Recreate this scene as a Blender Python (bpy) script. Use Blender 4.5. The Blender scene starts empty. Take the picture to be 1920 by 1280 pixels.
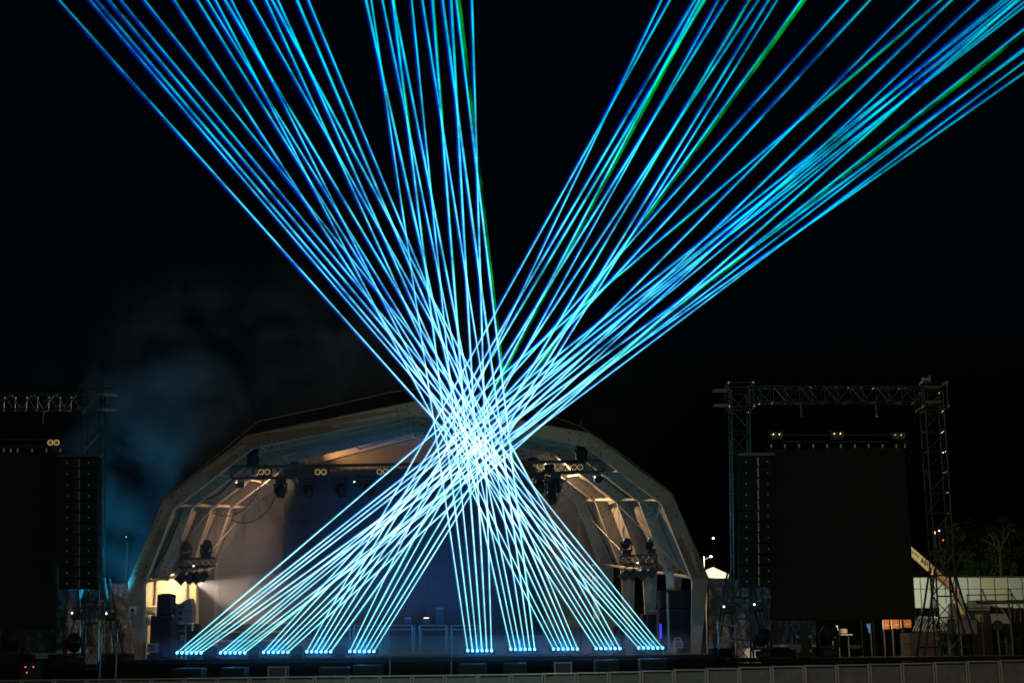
import bpy, math, random
from mathutils import Vector, Matrix, noise
random.seed(7)
scene = bpy.context.scene
col = scene.collection
R = math.radians

# ------------------------------------------------------------------ camera
F_PX = 2667.0                       # focal length in pixels of the 1920 px wide photograph (50 mm)
EYE = Vector((0.0, 0.0, 2.0))
PITCH, ROLL = math.atan(565 / F_PX), R(0.55)
cp, sp = math.cos(PITCH), math.sin(PITCH)
FWD, UP0, RT0 = Vector((0, cp, sp)), Vector((0, -sp, cp)), Vector((1, 0, 0))
RT = RT0 * math.cos(ROLL) - UP0 * math.sin(ROLL)
UP = RT0 * math.sin(ROLL) + UP0 * math.cos(ROLL)
cam_d = bpy.data.cameras.new('camera')
cam_d.lens, cam_d.sensor_width, cam_d.clip_end = 50.0, 36.0, 2000.0
cam = bpy.data.objects.new('camera', cam_d)
col.objects.link(cam)
cam.matrix_world = Matrix(((RT.x, UP.x, -FWD.x, EYE.x), (RT.y, UP.y, -FWD.y, EYE.y),
                           (RT.z, UP.z, -FWD.z, EYE.z), (0, 0, 0, 1)))
scene.camera = cam

# ------------------------------------------------------------------ night sky, front fill, exposure
world = bpy.data.worlds.new('World')
scene.world = world
world.use_nodes = True
wn = world.node_tree.nodes
sky = wn.new('ShaderNodeTexSky')
sky.sky_type = 'NISHITA'
sky.sun_disc = False
sky.sun_elevation = R(-3.2)
sky.sun_rotation = R(200)
tint = wn.new('ShaderNodeMix')
tint.data_type, tint.blend_type = 'RGBA', 'MULTIPLY'
tint.inputs['Factor'].default_value = 1.0
tint.inputs['B'].default_value = (0.10, 0.40, 1.0, 1.0)
world.node_tree.links.new(sky.outputs[0], tint.inputs['A'])
world.node_tree.links.new(tint.outputs['Result'], wn['Background'].inputs[0])
wn['Background'].inputs[1].default_value = 0.05
sun_d = bpy.data.lights.new('front_fill', 'SUN')
sun_d.energy, sun_d.angle, sun_d.color = 0.15, R(2), (1.0, 0.82, 0.60)
sun = bpy.data.objects.new('front_fill', sun_d)
col.objects.link(sun)
sun.rotation_euler = Vector((-0.16, 0.95, -0.24)).to_track_quat('-Z', 'Y').to_euler()  # warm fill added in place of floodlights out in front
scene.view_settings.view_transform = 'Standard'
scene.view_settings.look = 'None'
scene.view_settings.exposure = 0.0
scene.view_settings.gamma = 1.0
scene.cycles.transparent_max_bounces = 256
scene.cycles.max_bounces = 6
scene.cycles.volume_bounces = 0
scene.cycles.volume_max_steps = 256
scene.cycles.use_denoising = True
scene.cycles.filter_width = 1.7
scene.cycles.debug_use_spatial_splits = True
scene.cycles.sample_clamp_indirect = 4.0


def P(px, py, Y):
    """world point on the plane y = Y that the photograph shows at pixel (px, py)"""
    d = FWD * F_PX + RT * (px - 960.0) + UP * (640.0 - py)
    return EYE + d * (Y / d.y)


# ------------------------------------------------------------------ materials
def mat(name, c, rough=0.6, metal=0.0, var=0.25, scale=6.0, bump=0.0, bscale=30.0, spec=0.4):
    m = bpy.data.materials.new(name)
    m.use_nodes = True
    nt = m.node_tree
    N, L = nt.nodes, nt.links
    b = N['Principled BSDF']
    b.inputs['Roughness'].default_value = rough
    b.inputs['Metallic'].default_value = metal
    b.inputs['Specular IOR Level'].default_value = spec
    tc = N.new('ShaderNodeTexCoord')
    nz = N.new('ShaderNodeTexNoise')
    nz.inputs['Scale'].default_value = scale
    nz.inputs['Detail'].default_value = 6
    nz.inputs['Roughness'].default_value = 0.65
    L.new(tc.outputs['Object'], nz.inputs['Vector'])
    mx = N.new('ShaderNodeMix')
    mx.data_type = 'RGBA'
    mx.inputs['A'].default_value = tuple(v * (1 - var) for v in c) + (1,)
    mx.inputs['B'].default_value = tuple(min(1, v * (1 + var)) for v in c) + (1,)
    L.new(nz.outputs['Fac'], mx.inputs['Factor'])
    L.new(mx.outputs['Result'], b.inputs['Base Color'])
    mr = N.new('ShaderNodeMapRange')
    mr.inputs['To Min'].default_value = max(0.03, rough - 0.12)
    mr.inputs['To Max'].default_value = min(1, rough + 0.12)
    L.new(nz.outputs['Fac'], mr.inputs['Value'])
    L.new(mr.outputs['Result'], b.inputs['Roughness'])
    if bump:
        n2 = N.new('ShaderNodeTexNoise')
        n2.inputs['Scale'].default_value = bscale
        n2.inputs['Detail'].default_value = 5
        L.new(tc.outputs['Object'], n2.inputs['Vector'])
        bp = N.new('ShaderNodeBump')
        bp.inputs['Strength'].default_value = bump
        bp.inputs['Distance'].default_value = 0.05
        L.new(n2.outputs['Fac'], bp.inputs['Height'])
        L.new(bp.outputs['Normal'], b.inputs['Normal'])
    return m


def glow(name, c, s):
    m = bpy.data.materials.new(name)
    m.use_nodes = True
    nt = m.node_tree
    nt.nodes.remove(nt.nodes['Principled BSDF'])
    e = nt.nodes.new('ShaderNodeEmission')
    e.inputs[0].default_value = tuple(c) + (1,)
    e.inputs[1].default_value = s
    nt.links.new(e.outputs[0], nt.nodes['Material Output'].inputs[0])
    return m


M = dict(
    alu=mat('arch_aluminium', (0.40, 0.30, 0.20), 0.6, 0.0, 0.35, 1.6, 0.25, 9),
    steel=mat('truss_aluminium', (0.26, 0.225, 0.175), 0.26, 0.85, 0.3, 5),
    darksteel=mat('dark_steel', (0.06, 0.06, 0.06), 0.45, 0.3, 0.3, 5),
    galv=mat('galvanised_tube', (0.26, 0.235, 0.20), 0.42, 0.5, 0.3, 9),
    bolt=mat('bolt_black', (0.03, 0.03, 0.03), 0.5, 0.4),
    skin=mat('roof_membrane', (0.25, 0.19, 0.13), 0.8, 0, 0.4, 0.9, 0.7, 2.2),
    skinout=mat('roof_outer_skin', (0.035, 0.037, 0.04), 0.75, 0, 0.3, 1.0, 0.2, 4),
    drape=mat('backdrop_cloth', (0.26, 0.195, 0.14), 0.9, 0, 0.2, 1.5, 0.2, 20),
    tarp=mat('crinkled_tarpaulin', (0.66, 0.56, 0.45), 0.30, 0.35, 0.3, 2.0, 1.0, 9),
    cream=mat('cream_sheeting', (0.62, 0.56, 0.42), 0.6, 0, 0.2, 2, 0.5, 8),
    black=mat('black_cabinet_paint', (0.014, 0.014, 0.015), 0.55, 0, 0.3, 9, 0.2, 60),
    grille=mat('speaker_grille', (0.011, 0.012, 0.013), 0.75, 0.0, 0.3, 60, 0.4, 200),
    screen=mat('switched_off_screen', (0.009, 0.0075, 0.007), 0.6, 0, 0.15, 0.7, 0.1, 90, 0.25),
    wall=mat('video_wall_face', (0.012, 0.013, 0.016), 0.6, 0, 0.25, 1.0, 0.1, 80, 0.3),
    skirt=mat('black_stage_cloth', (0.008, 0.008, 0.009), 0.95, 0, 0.3, 2, 0.3, 12, 0.1),
    deck=mat('black_stage_deck', (0.016, 0.016, 0.018), 0.8, 0, 0.4, 3, 0.3, 20, 0.15),
    barrier=mat('barrier_sheet', (0.30, 0.26, 0.21), 0.55, 0.1, 0.6, 1.7, 0.5, 5),
    barpost=mat('barrier_post', (0.48, 0.43, 0.36), 0.4, 0.4, 0.25, 8),
    wood=mat('plywood', (0.30, 0.22, 0.15), 0.7, 0, 0.3, 4, 0.2, 30),
    case=mat('flight_case_panel', (0.035, 0.032, 0.03), 0.5, 0, 0.3, 6),
    edge=mat('flight_case_edging', (0.34, 0.31, 0.27), 0.35, 0.4, 0.2, 9),
    white=mat('white_board', (0.70, 0.69, 0.63), 0.6, 0, 0.1, 3),
    greycase=mat('grey_moulded_case', (0.17, 0.155, 0.14), 0.6, 0, 0.2, 4),
    yellow=mat('cream_sign_face', (0.78, 0.70, 0.42), 0.55, 0, 0.1, 3),
    ink=mat('sign_lettering', (0.02, 0.02, 0.02), 0.6, 0, 0.1),
    pink=mat('pink_light_and_rust', (0.42, 0.22, 0.15), 0.5, 0, 0.25, 3),  # pink light on the boom is put into this colour; rusty tubes share it
    orange=mat('orange_print', (0.75, 0.20, 0.04), 0.6, 0, 0.25, 4),
    blue=mat('blue_print', (0.03, 0.20, 0.75), 0.5, 0, 0.2, 4),
    hoard=mat('hoarding_sheet', (0.46, 0.49, 0.42), 0.65, 0, 0.2, 0.7, 0.1, 20),
    hoard2=mat('hoarding_sheet_ochre', (0.47, 0.45, 0.29), 0.65, 0, 0.2, 0.7, 0.1, 20),
    grass=mat('trodden_grass', (0.045, 0.055, 0.025), 0.95, 0, 0.5, 0.6, 0.6, 9, 0.1),
    leaf=mat('leaves', (0.045, 0.075, 0.025), 0.7, 0, 0.6, 0.5, 0, 1, 0.2),
    bark=mat('bark', (0.07, 0.06, 0.04), 0.85, 0, 0.35, 4, 0.5, 20),
    lens=mat('lamp_glass', (0.55, 0.42, 0.22), 0.12, 0.7, 0.2, 12),
    lensd=mat('dark_lamp_glass', (0.03, 0.035, 0.04), 0.08, 0.2, 0.2, 12, spec=0.8),
    rim=mat('lamp_reflector_rim', (0.85, 0.70, 0.42), 0.45, 0.2, 0.1),
    cable=mat('black_cable', (0.012, 0.012, 0.013), 0.6),
    g_white=glow('led_white', (0.75, 0.95, 1.0), 9),
    g_blue=glow('led_blue', (0.03, 0.04, 1.0), 2.2),
    g_red=glow('led_red', (1.0, 0.14, 0.03), 3),
    g_amber=glow('lamp_amber', (1.0, 0.55, 0.10), 6),
    g_viol=glow('lamp_violet', (0.75, 0.35, 1.0), 5),
    g_cool=glow('lamp_cool', (0.95, 0.9, 1.0), 10),
    g_warm=glow('lamp_warm', (1.0, 0.70, 0.32), 12),
    g_win=glow('lit_window', (0.75, 1.0, 0.45), 0.9),
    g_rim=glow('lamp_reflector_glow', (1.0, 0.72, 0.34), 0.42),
    g_lens=glow('laser_aperture', (0.12, 0.52, 1.0), 5),
)


def beam_material(name, stops, contrast, seed):
    """Laser light caught in drifting smoke: pure additive glow, thinning with distance from the aperture."""
    m = bpy.data.materials.new(name)
    m.use_nodes = True
    nt = m.node_tree
    N, L = nt.nodes, nt.links
    N.remove(N['Principled BSDF'])
    at = N.new('ShaderNodeAttribute')
    at.attribute_name = 'dist'
    geo = N.new('ShaderNodeNewGeometry')
    rp = N.new('ShaderNodeValToRGB')
    dv = N.new('ShaderNodeMath')
    dv.operation = 'DIVIDE'
    dv.inputs[1].default_value = 32.0
    L.new(at.outputs['Fac'], dv.inputs[0])
    L.new(dv.outputs[0], rp.inputs['Fac'])
    el = rp.color_ramp.elements
    while len(el) < len(stops):
        el.new(0.5)
    for e, (p, c) in zip(el, stops):
        e.position = p
        e.color = tuple(c) + (1,)
    nz = N.new('ShaderNodeTexNoise')
    nz.inputs['Scale'].default_value = 0.75
    nz.inputs['Detail'].default_value = 8
    nz.inputs['Roughness'].default_value = 0.68
    off = N.new('ShaderNodeVectorMath')
    off.operation = 'ADD'
    off.inputs[1].default_value = (seed, seed * 0.7, 0)
    L.new(geo.outputs['Position'], off.inputs[0])
    L.new(off.outputs[0], nz.inputs['Vector'])
    mr = N.new('ShaderNodeMapRange')
    mr.inputs['From Min'].default_value = 0.36
    mr.inputs['From Max'].default_value = 0.64
    mr.inputs['To Min'].default_value = -1.0
    mr.inputs['To Max'].default_value = 1.0
    L.new(nz.outputs['Fac'], mr.inputs['Value'])
    # the smoke is more broken the farther the light has travelled from the stage
    cn = N.new('ShaderNodeMapRange')
    cn.inputs['To Min'].default_value, cn.inputs['To Max'].default_value = contrast * 0.4, contrast * 1.9
    L.new(dv.outputs[0], cn.inputs['Value'])
    wob = N.new('ShaderNodeMath')
    wob.operation = 'MULTIPLY_ADD'
    wob.inputs[2].default_value = 1.0
    L.new(mr.outputs['Result'], wob.inputs[0])
    L.new(cn.outputs['Result'], wob.inputs[1])
    lim = N.new('ShaderNodeMath')
    lim.operation = 'MAXIMUM'
    lim.inputs[1].default_value = 0.12
    L.new(wob.outputs[0], lim.inputs[0])
    em = N.new('ShaderNodeEmission')
    L.new(rp.outputs['Color'], em.inputs['Color'])
    sc = N.new('ShaderNodeMath')
    sc.operation = 'MULTIPLY'
    sc.inputs[1].default_value = 1.0
    L.new(lim.outputs[0], sc.inputs[0])
    L.new(sc.outputs[0], em.inputs['Strength'])
    tr = N.new('ShaderNodeBsdfTransparent')
    ad = N.new('ShaderNodeAddShader')
    L.new(em.outputs[0], ad.inputs[0])
    L.new(tr.outputs[0], ad.inputs[1])
    L.new(ad.outputs[0], N['Material Output'].inputs['Surface'])
    return m


BM = [
    beam_material('laser_core', [(0, (0.26, 0.70, 0.70)), (0.30, (0.36, 0.70, 0.74)), (0.50, (0.24, 0.58, 0.66)),
                                 (0.66, (0.05, 0.42, 0.49)), (0.82, (0.0, 0.25, 0.27)), (1, (0.0, 0.10, 0.11))], 0.52, 0.0),
    beam_material('laser_blue_fringe', [(0, (0.0, 0.12, 0.15)), (0.25, (0.0, 0.05, 0.15)), (0.55, (0.0, 0.015, 0.17)), (0.8, (0.0, 0.004, 0.11)),
                                        (1, (0.0, 0.002, 0.05))], 0.5, 3.0),
    beam_material('laser_green_fringe', [(0, (0.0, 0.08, 0.05)), (0.2, (0.0, 0.09, 0.03)), (0.6, (0.0, 0.08, 0.01)),
                                         (1, (0.0, 0.05, 0.0))], 1.1, 5.0),
]


# ------------------------------------------------------------------ mesh helpers
class MB:
    def __init__(self):
        self.v, self.f = [], []

    def add(self, vs, fs):
        o = len(self.v)
        self.v += [Vector(p) for p in vs]
        self.f += [tuple(i + o for i in f) for f in fs]
        return self

    def box(self, c, s, rot=None, bev=0.0):
        x, y, z = s[0] / 2, s[1] / 2, s[2] / 2
        if bev:
            b = min(bev, x * 0.9, y * 0.9, z * 0.9)
            vs, idx = [], {}
            for sx in (-1, 1):
                for sy in (-1, 1):
                    for sz in (-1, 1):
                        for k in range(3):
                            q = [sx * x, sy * y, sz * z]
                            for j in range(3):
                                if j != k:
                                    q[j] -= (sx, sy, sz)[j] * b
                            idx[(sx, sy, sz, k)] = len(vs)
                            vs.append(Vector(q))
            fs = []
            for k in range(3):
                a, bb = [j for j in range(3) if j != k]
                for s_ in (-1, 1):
                    loop = []
                    for (p, q) in ((-1, -1), (1, -1), (1, 1), (-1, 1)):
                        key = [0, 0, 0]
                        key[k], key[a], key[bb] = s_, p, q
                        loop.append(idx[tuple(key) + (k,)])
                    fs.append(loop)
            for k in range(3):                      # edges parallel to axis k
                a, bb = [j for j in range(3) if j != k]
                for p in (-1, 1):
                    for q in (-1, 1):
                        def kk(s_, w):
                            key = [0, 0, 0]
                            key[k], key[a], key[bb] = s_, p, q
                            return idx[tuple(key) + (w,)]
                        fs.append([kk(-1, a), kk(1, a), kk(1, bb), kk(-1, bb)])
            for sx in (-1, 1):
                for sy in (-1, 1):
                    for sz in (-1, 1):
                        fs.append([idx[(sx, sy, sz, k)] for k in range(3)])
        else:
            vs = [Vector((a * x, b * y, cc * z)) for a in (-1, 1) for b in (-1, 1) for cc in (-1, 1)]
            fs = [(0, 1, 3, 2), (4, 6, 7, 5), (0, 4, 5, 1), (2, 3, 7, 6), (0, 2, 6, 4), (1, 5, 7, 3)]
        if rot is not None:
            vs = [rot @ p for p in vs]
        c = Vector(c)
        return self.add([p + c for p in vs], fs)

    def cyl(self, p0, p1, r0, r1=None, n=10, caps=True):
        r1 = r0 if r1 is None else r1
        p0, p1 = Vector(p0), Vector(p1)
        d = (p1 - p0).normalized()
        a = d.orthogonal().normalized()
        b = d.cross(a)
        vs = []
        for p, r in ((p0, r0), (p1, r1)):
            vs += [p + (a * math.cos(2 * math.pi * i / n) + b * math.sin(2 * math.pi * i / n)) * r for i in range(n)]
        fs = [(i, (i + 1) % n, n + (i + 1) % n, n + i) for i in range(n)]
        if caps:
            fs += [tuple(range(n))[::-1], tuple(range(n, 2 * n))]
        return self.add(vs, fs)

    def tube(self, pts, r, n=6):
        pts = [Vector(p) for p in pts]
        vs, fs = [], []
        for i, p in enumerate(pts):
            d = (pts[min(i + 1, len(pts) - 1)] - pts[max(i - 1, 0)]).normalized()
            a = d.cross(Vector((0.13, 0.97, 0.2))).normalized()
            b = d.cross(a)
            rr = r[i] if isinstance(r, (list, tuple)) else r
            vs += [p + (a * math.cos(2 * math.pi * k / n) + b * math.sin(2 * math.pi * k / n)) * rr for k in range(n)]
        for i in range(len(pts) - 1):
            fs += [(i * n + k, i * n + (k + 1) % n, (i + 1) * n + (k + 1) % n, (i + 1) * n + k) for k in range(n)]
        fs += [tuple(range(n))[::-1], tuple(range((len(pts) - 1) * n, len(pts) * n))]
        return self.add(vs, fs)

    def lathe(self, prof, c, axis=(0, 0, 1), n=16, caps=True):
        q = Vector((0, 0, 1)).rotation_difference(Vector(axis).normalized())
        vs, fs = [], []
        for (r, z) in prof:
            for i in range(n):
                t = 2 * math.pi * i / n
                vs.append(Vector(c) + q @ Vector((r * math.cos(t), r * math.sin(t), z)))
        for j in range(len(prof) - 1):
            fs += [(j * n + i, j * n + (i + 1) % n, (j + 1) * n + (i + 1) % n, (j + 1) * n + i) for i in range(n)]
        if caps:
            fs += [tuple(range(n))[::-1], tuple(range((len(prof) - 1) * n, len(prof) * n))]
        return self.add(vs, fs)

    def prism(self, pts, dv):
        n = len(pts)
        dv = Vector(dv)
        vs = [Vector(p) for p in pts] + [Vector(p) + dv for p in pts]
        fs = [tuple(range(n)), tuple(range(n, 2 * n))[::-1]]
        fs += [(i, (i + 1) % n, n + (i + 1) % n, n + i)[::-1] for i in range(n)]
        return self.add(vs, fs)

    def build(self, name, m, parent=None, smooth=False):
        me = bpy.data.meshes.new(name)
        me.from_pydata(self.v, [], self.f)
        me.update()
        me.validate()
        if smooth:
            me.polygons.foreach_set('use_smooth', [True] * len(me.polygons))
        me.materials.append(m)
        o = bpy.data.objects.new(name, me)
        col.objects.link(o)
        if parent is not None:
            attach(o, parent)
        return o


WLOC = {}


def attach(o, parent):
    o.parent = parent
    q, t = parent, Vector((0, 0, 0))
    while q is not None:
        if q.type == 'EMPTY':
            t += q.location
        q = q.parent
    if parent.type == 'EMPTY':
        o.matrix_parent_inverse = Matrix.Translation(-t)


def tag(o, label, cat, group=None, kind=None):
    if label:
        o['label'] = label
    if cat:
        o['category'] = cat
    if group:
        o['group'] = group
    if kind:
        o['kind'] = kind
    return o


def thing(name, loc, label, cat, group=None):
    o = bpy.data.objects.new(name, None)
    o.empty_display_size = 0.2
    col.objects.link(o)
    o.location = loc
    return tag(o, label, cat, group)


def copy_tree(o, parent=None):
    c = o.copy()
    col.objects.link(c)
    c.parent = parent
    for ch in o.children:
        copy_tree(ch, c)
    return c


_u = MB()
_u.cyl((0, 0, 0), (0, 0, 1), 1, 1, 6)
UNIT = bpy.data.meshes.new('strut_unit')
UNIT.from_pydata(_u.v, [], _u.f)
UNITS = {}


def strut(name, p0, p1, r, m, parent):
    key = m.name
    if key not in UNITS:
        me = UNIT.copy()
        me.materials.append(m)
        UNITS[key] = me
    o = bpy.data.objects.new(name, UNITS[key])
    col.objects.link(o)
    p0, p1 = Vector(p0), Vector(p1)
    d = p1 - p0
    attach(o, parent)
    q = Vector((0, 0, 1)).rotation_difference(d.normalized())
    o.location = p0
    o.rotation_mode = 'QUATERNION'
    o.rotation_quaternion = q
    o.scale = (r, r, d.length)
    return o


def boxpx(x0, y0, x1, y1, Y, depth):
    """centre and size of an upright box whose front stands at y = Y and covers that pixel rectangle"""
    a, b = P(x0, (y0 + y1) / 2, Y), P(x1, (y0 + y1) / 2, Y)
    t, u = P((x0 + x1) / 2, y0, Y), P((x0 + x1) / 2, y1, Y)
    return (Vector(((a.x + b.x) / 2, Y + depth / 2, (t.z + u.z) / 2)), Vector((b.x - a.x, depth, t.z - u.z)))


def truss(o, p0, p1, w, bays, r=0.024, rb=0.013, side=None, faces='fbtu', m=None, X=False):
    """square truss between two points: four chords, rungs and diagonal braces, each a strut of its own"""
    m = m or M['steel']
    p0, p1 = Vector(p0), Vector(p1)
    d = (p1 - p0).normalized()
    a = Vector((0, 1, 0)) if side is None else Vector(side)
    a = (a - d * a.dot(d)).normalized()
    b = d.cross(a).normalized()
    h = w / 2
    cor = [a * h * sa + b * h * sb for sa, sb in ((-1, -1), (-1, 1), (1, 1), (1, -1))]
    for c in cor:
        strut('chord', p0 + c, p1 + c, r, m, o)
    prs = {'f': (0, 1), 't': (1, 2), 'b': (2, 3), 'u': (3, 0)}
    L = (p1 - p0) / bays
    for fc in faces:
        i, j = prs[fc]
        for k in range(bays):
            A, B = p0 + L * k, p0 + L * (k + 1)
            if k % 2:
                strut('brace', A + cor[i], B + cor[j], rb, m, o)
                if X:
                    strut('brace', A + cor[j], B + cor[i], rb, m, o)
            else:
                strut('brace', A + cor[j], B + cor[i], rb, m, o)
                if X:
                    strut('brace', A + cor[i], B + cor[j], rb, m, o)
            if k and not X:
                strut('rung', A + cor[i], A + cor[j], rb, m, o)
        for q in (p0, p1):
            strut('rung', q + cor[i], q + cor[j], rb, m, o)


def spot(name, loc, target, energy, color, size, blend, parent, radius=0.08):
    d = bpy.data.lights.new(name, 'SPOT')
    d.energy, d.color, d.spot_size, d.spot_blend, d.shadow_soft_size = energy, color, R(size), blend, radius
    o = bpy.data.objects.new(name, d)
    col.objects.link(o)
    attach(o, parent)
    o.location = loc
    o.rotation_euler = (Vector(target) - Vector(loc)).to_track_quat('-Z', 'Y').to_euler()
    return o


def point(name, loc, energy, color, parent, radius=0.1):
    d = bpy.data.lights.new(name, 'POINT')
    d.energy, d.color, d.shadow_soft_size = energy, color, radius
    o = bpy.data.objects.new(name, d)
    col.objects.link(o)
    attach(o, parent)
    o.location = loc
    return o


# ------------------------------------------------------------------ ground and stage
YF = 45.5                                  # front edge of the stage
DECK = 1.60
g = MB()
NX, NY = 60, 60
for j in range(NY + 1):
    for i in range(NX + 1):
        x = -400 + 800 * i / NX
        y = -60 + 560 * (j / NY) ** 1.6
        z = 0.0 + 0.06 * noise.noise(Vector((x * 0.05, y * 0.05, 0)))
        z += max(0, y - 150) * 0.05
        g.v.append(Vector((x, y, z - 0.06)))
for j in range(NY):
    for i in range(NX):
        a = j * (NX + 1) + i
        g.f.append((a, a + 1, a + NX + 2, a + NX + 1))
gr = g.build('ground', M['grass'], smooth=True)
gr['kind'] = 'structure'

st = thing('stage_platform', (-3.2, YF, 0), 'long black stage platform with cloth skirt under the white arch', 'stage')
MB().box((-3.2, YF + 5.0, DECK - 0.06), (19.4, 10.0, 0.12)).build('deck', M['deck'], st)
sk = MB()
N = 260
for i in range(N + 1):
    x = -12.9 + 19.4 * i / N
    y = YF - 0.02 + 0.035 * math.sin(i * 1.9) * (0.6 + 0.4 * math.sin(i * 0.37))
    sk.v += [Vector((x, y, DECK - 0.125)), Vector((x, y + 0.02 * math.sin(i), 0.0))]
    if i:
        sk.f.append((2 * i - 2, 2 * i, 2 * i + 1, 2 * i - 1))
sk.build('skirt', M['skirt'], st, True)
for nm, xa, xb, lab in (('stage_wing', -20.5, -12.95, 'low black side stage wing in front of the left tarpaulin'),
                        ('stage_wing', 6.55, 17.5, 'low black side stage wing under the right hand screen')):
    w = thing(nm, ((xa + xb) / 2, YF, 0), lab, 'stage', 'side wings of the stage')
    MB().box(((xa + xb) / 2, YF + 1.3, 1.40), (xb - xa, 2.6, 0.12)).build('deck', M['deck'], w)
    MB().box(((xa + xb) / 2, YF + 0.06, 0.665), (xb - xa, 0.04, 1.33)).build('skirt', M['skirt'], w)

# ------------------------------------------------------------------ the arched roof
Y0, Y4 = 46.5, 53.0
PX0 = [(262, 1290), (240, 1092), (305, 938), (463, 816), (780, 752), (1107, 812), (1260, 927), (1328, 1084), (1302, 1280)]
PX4 = [(402, 1240), (402, 1060), (447, 944), (562, 857), (776, 803), (987, 847), (1094, 931), (1150, 1056), (1152, 1235)]
A0 = [P(x, y, Y0) for x, y in PX0]
A4 = [P(x, y, Y4) for x, y in PX4]
for A in (A0, A4):
    A[0].z = A[8].z = 0.0
roof = thing('stage_roof', (A0[4].x, 49.5, 0), 'big pale faceted arch roof over the stage', 'stage roof')


def offset_in(pts, w):
    """mitred inward offset of an open polyline in the x-z plane"""
    out = []
    n = len(pts)
    for i, p in enumerate(pts):
        ds = []
        if i:
            ds.append((pts[i] - pts[i - 1]).normalized())
        if i < n - 1:
            ds.append((pts[i + 1] - pts[i]).normalized())
        nr = [Vector((d.z, 0, -d.x)) for d in ds]
        s = sum(nr, Vector((0, 0, 0))).normalized()
        out.append(p + s * (w[i] / max(0.4, s.dot(nr[0]))))
    return out


def frame(pts, w, d, front):
    ins = offset_in(pts, w)
    mb = MB()
    for i in range(len(pts)):
        for q, yy in ((pts[i], 0), (ins[i], 0), (ins[i], d), (pts[i], d)):
            mb.v.append(Vector((q.x, q.y + yy, q.z)))
    for i in range(len(pts) - 1):
        a, b = 4 * i, 4 * i + 4
        for k in range(4):
            mb.f.append((a + k, a + (k + 1) % 4, b + (k + 1) % 4, b + k))
    mb.f += [(0, 3, 2, 1), tuple(4 * len(pts) - 4 + k for k in range(4))]
    return mb, ins


FR = []
bolt_me = None
for k in range(5):
    t = k / 4
    pts = [A0[i].lerp(A4[i], t) for i in range(9)]
    w = 0.44 if k == 0 else 0.36
    ws = [0.12 if i in (0, 8) else (0.50 if i in (1, 7) else w) for i in range(9)]
    if k in (1, 2, 3):          # on the left the inner frames stop at the eaves
        pts[0] = pts[1] - Vector((0, 0, 0.05))
    if k == 4:
        ws[0] = ws[1] = 0.10
    mb, ins = frame(pts, ws, 0.30 if k == 0 else 0.24, True)
    fo = mb.build('arch_frame', M['alu'], roof)
    FR.append((pts, ins, fo))
    # joint plates with bolts near the knees
    if True:
        for i in range(1, 8):
            for sgn in (-1, 1):
                j = i + sgn
                if j in (0, 8):
                    continue
                mid_a = (pts[i] + ins[i]) / 2
                mid_b = (pts[j] + ins[j]) / 2
                d = (mid_b - mid_a).normalized()
                nrm = Vector((d.z, 0, -d.x))
                for u in (0.28, 0.62):
                    for v in (-0.12, 0.12):
                        c = mid_a + d * u + nrm * v * (w / 0.44)
                        if bolt_me is None:
                            bo = MB().cyl((0, -0.025, 0), (0, 0.02, 0), 0.03, n=6).build('bolt', M['bolt'], fo)
                            bolt_me = bo.data
                        else:
                            bo = bpy.data.objects.new('bolt', bolt_me)
                            col.objects.link(bo)
                            bo.parent = fo
                        bo.location = c
                if i < j or sgn == 1:
                    c = mid_a + d * 0.45
                    MB().box((c.x, c.y - 0.006, c.z), (0.012, 0.012, w * 0.98),
                             Matrix.Rotation(-math.atan2(d.z, d.x), 3, 'Y')).build('joint_seam', M['bolt'], fo)
# membrane panels between the frames, knee to knee, sagging a little
for k in range(4):
    a, b = FR[k][0], FR[k + 1][0]
    for i in range(1, 7):
        mb = MB()
        n = 14
        e = (a[i + 1] - a[i]).normalized()
        nrm = Vector((-e.z, 0, e.x))
        for u in range(n + 1):
            for v in range(n + 1):
                fu, fv = u / n, v / n
                p = a[i].lerp(a[i + 1], fu).lerp(b[i].lerp(b[i + 1], fu), fv)
                sag = -0.16 * math.sin(math.pi * fv) * (0.5 + 0.5 * math.sin(math.pi * fu))
                sag += 0.05 * noise.noise(p * 0.9) + 0.035 * (noise.ridged_multi_fractal(p * 1.4, 0.9, 2.0, 3, 0.9, 2.0) - 1.0) * math.sin(math.pi * fv)
                mb.v.append(p + nrm * (sag + 0.03))
        for u in range(n):
            for v in range(n):
                q = u * (n + 1) + v
                mb.f.append((q, q + 1, q + n + 2, q + n + 1))
        mb.build('roof_membrane', M['skin'], roof, True)
# raised outer skin behind the front frame
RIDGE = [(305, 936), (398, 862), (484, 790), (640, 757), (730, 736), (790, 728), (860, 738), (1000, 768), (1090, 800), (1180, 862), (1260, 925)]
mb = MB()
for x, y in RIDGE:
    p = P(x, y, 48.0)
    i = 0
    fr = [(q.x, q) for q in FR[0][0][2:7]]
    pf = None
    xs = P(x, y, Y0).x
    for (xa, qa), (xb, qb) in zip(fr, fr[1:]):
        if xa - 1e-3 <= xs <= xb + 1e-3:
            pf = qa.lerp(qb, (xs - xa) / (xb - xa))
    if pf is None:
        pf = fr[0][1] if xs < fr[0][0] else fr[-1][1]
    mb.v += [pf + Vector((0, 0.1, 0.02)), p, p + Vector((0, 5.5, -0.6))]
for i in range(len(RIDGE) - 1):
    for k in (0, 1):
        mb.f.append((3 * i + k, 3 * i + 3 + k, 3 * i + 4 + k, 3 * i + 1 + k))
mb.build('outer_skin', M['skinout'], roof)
MB().tube([P(x, y - 0.5, 47.98) for x, y in RIDGE], 0.02, 5).build('skin_edge_glint', M['alu'], roof)  # pale cord put in for the warm glint along the skin edge
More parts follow.
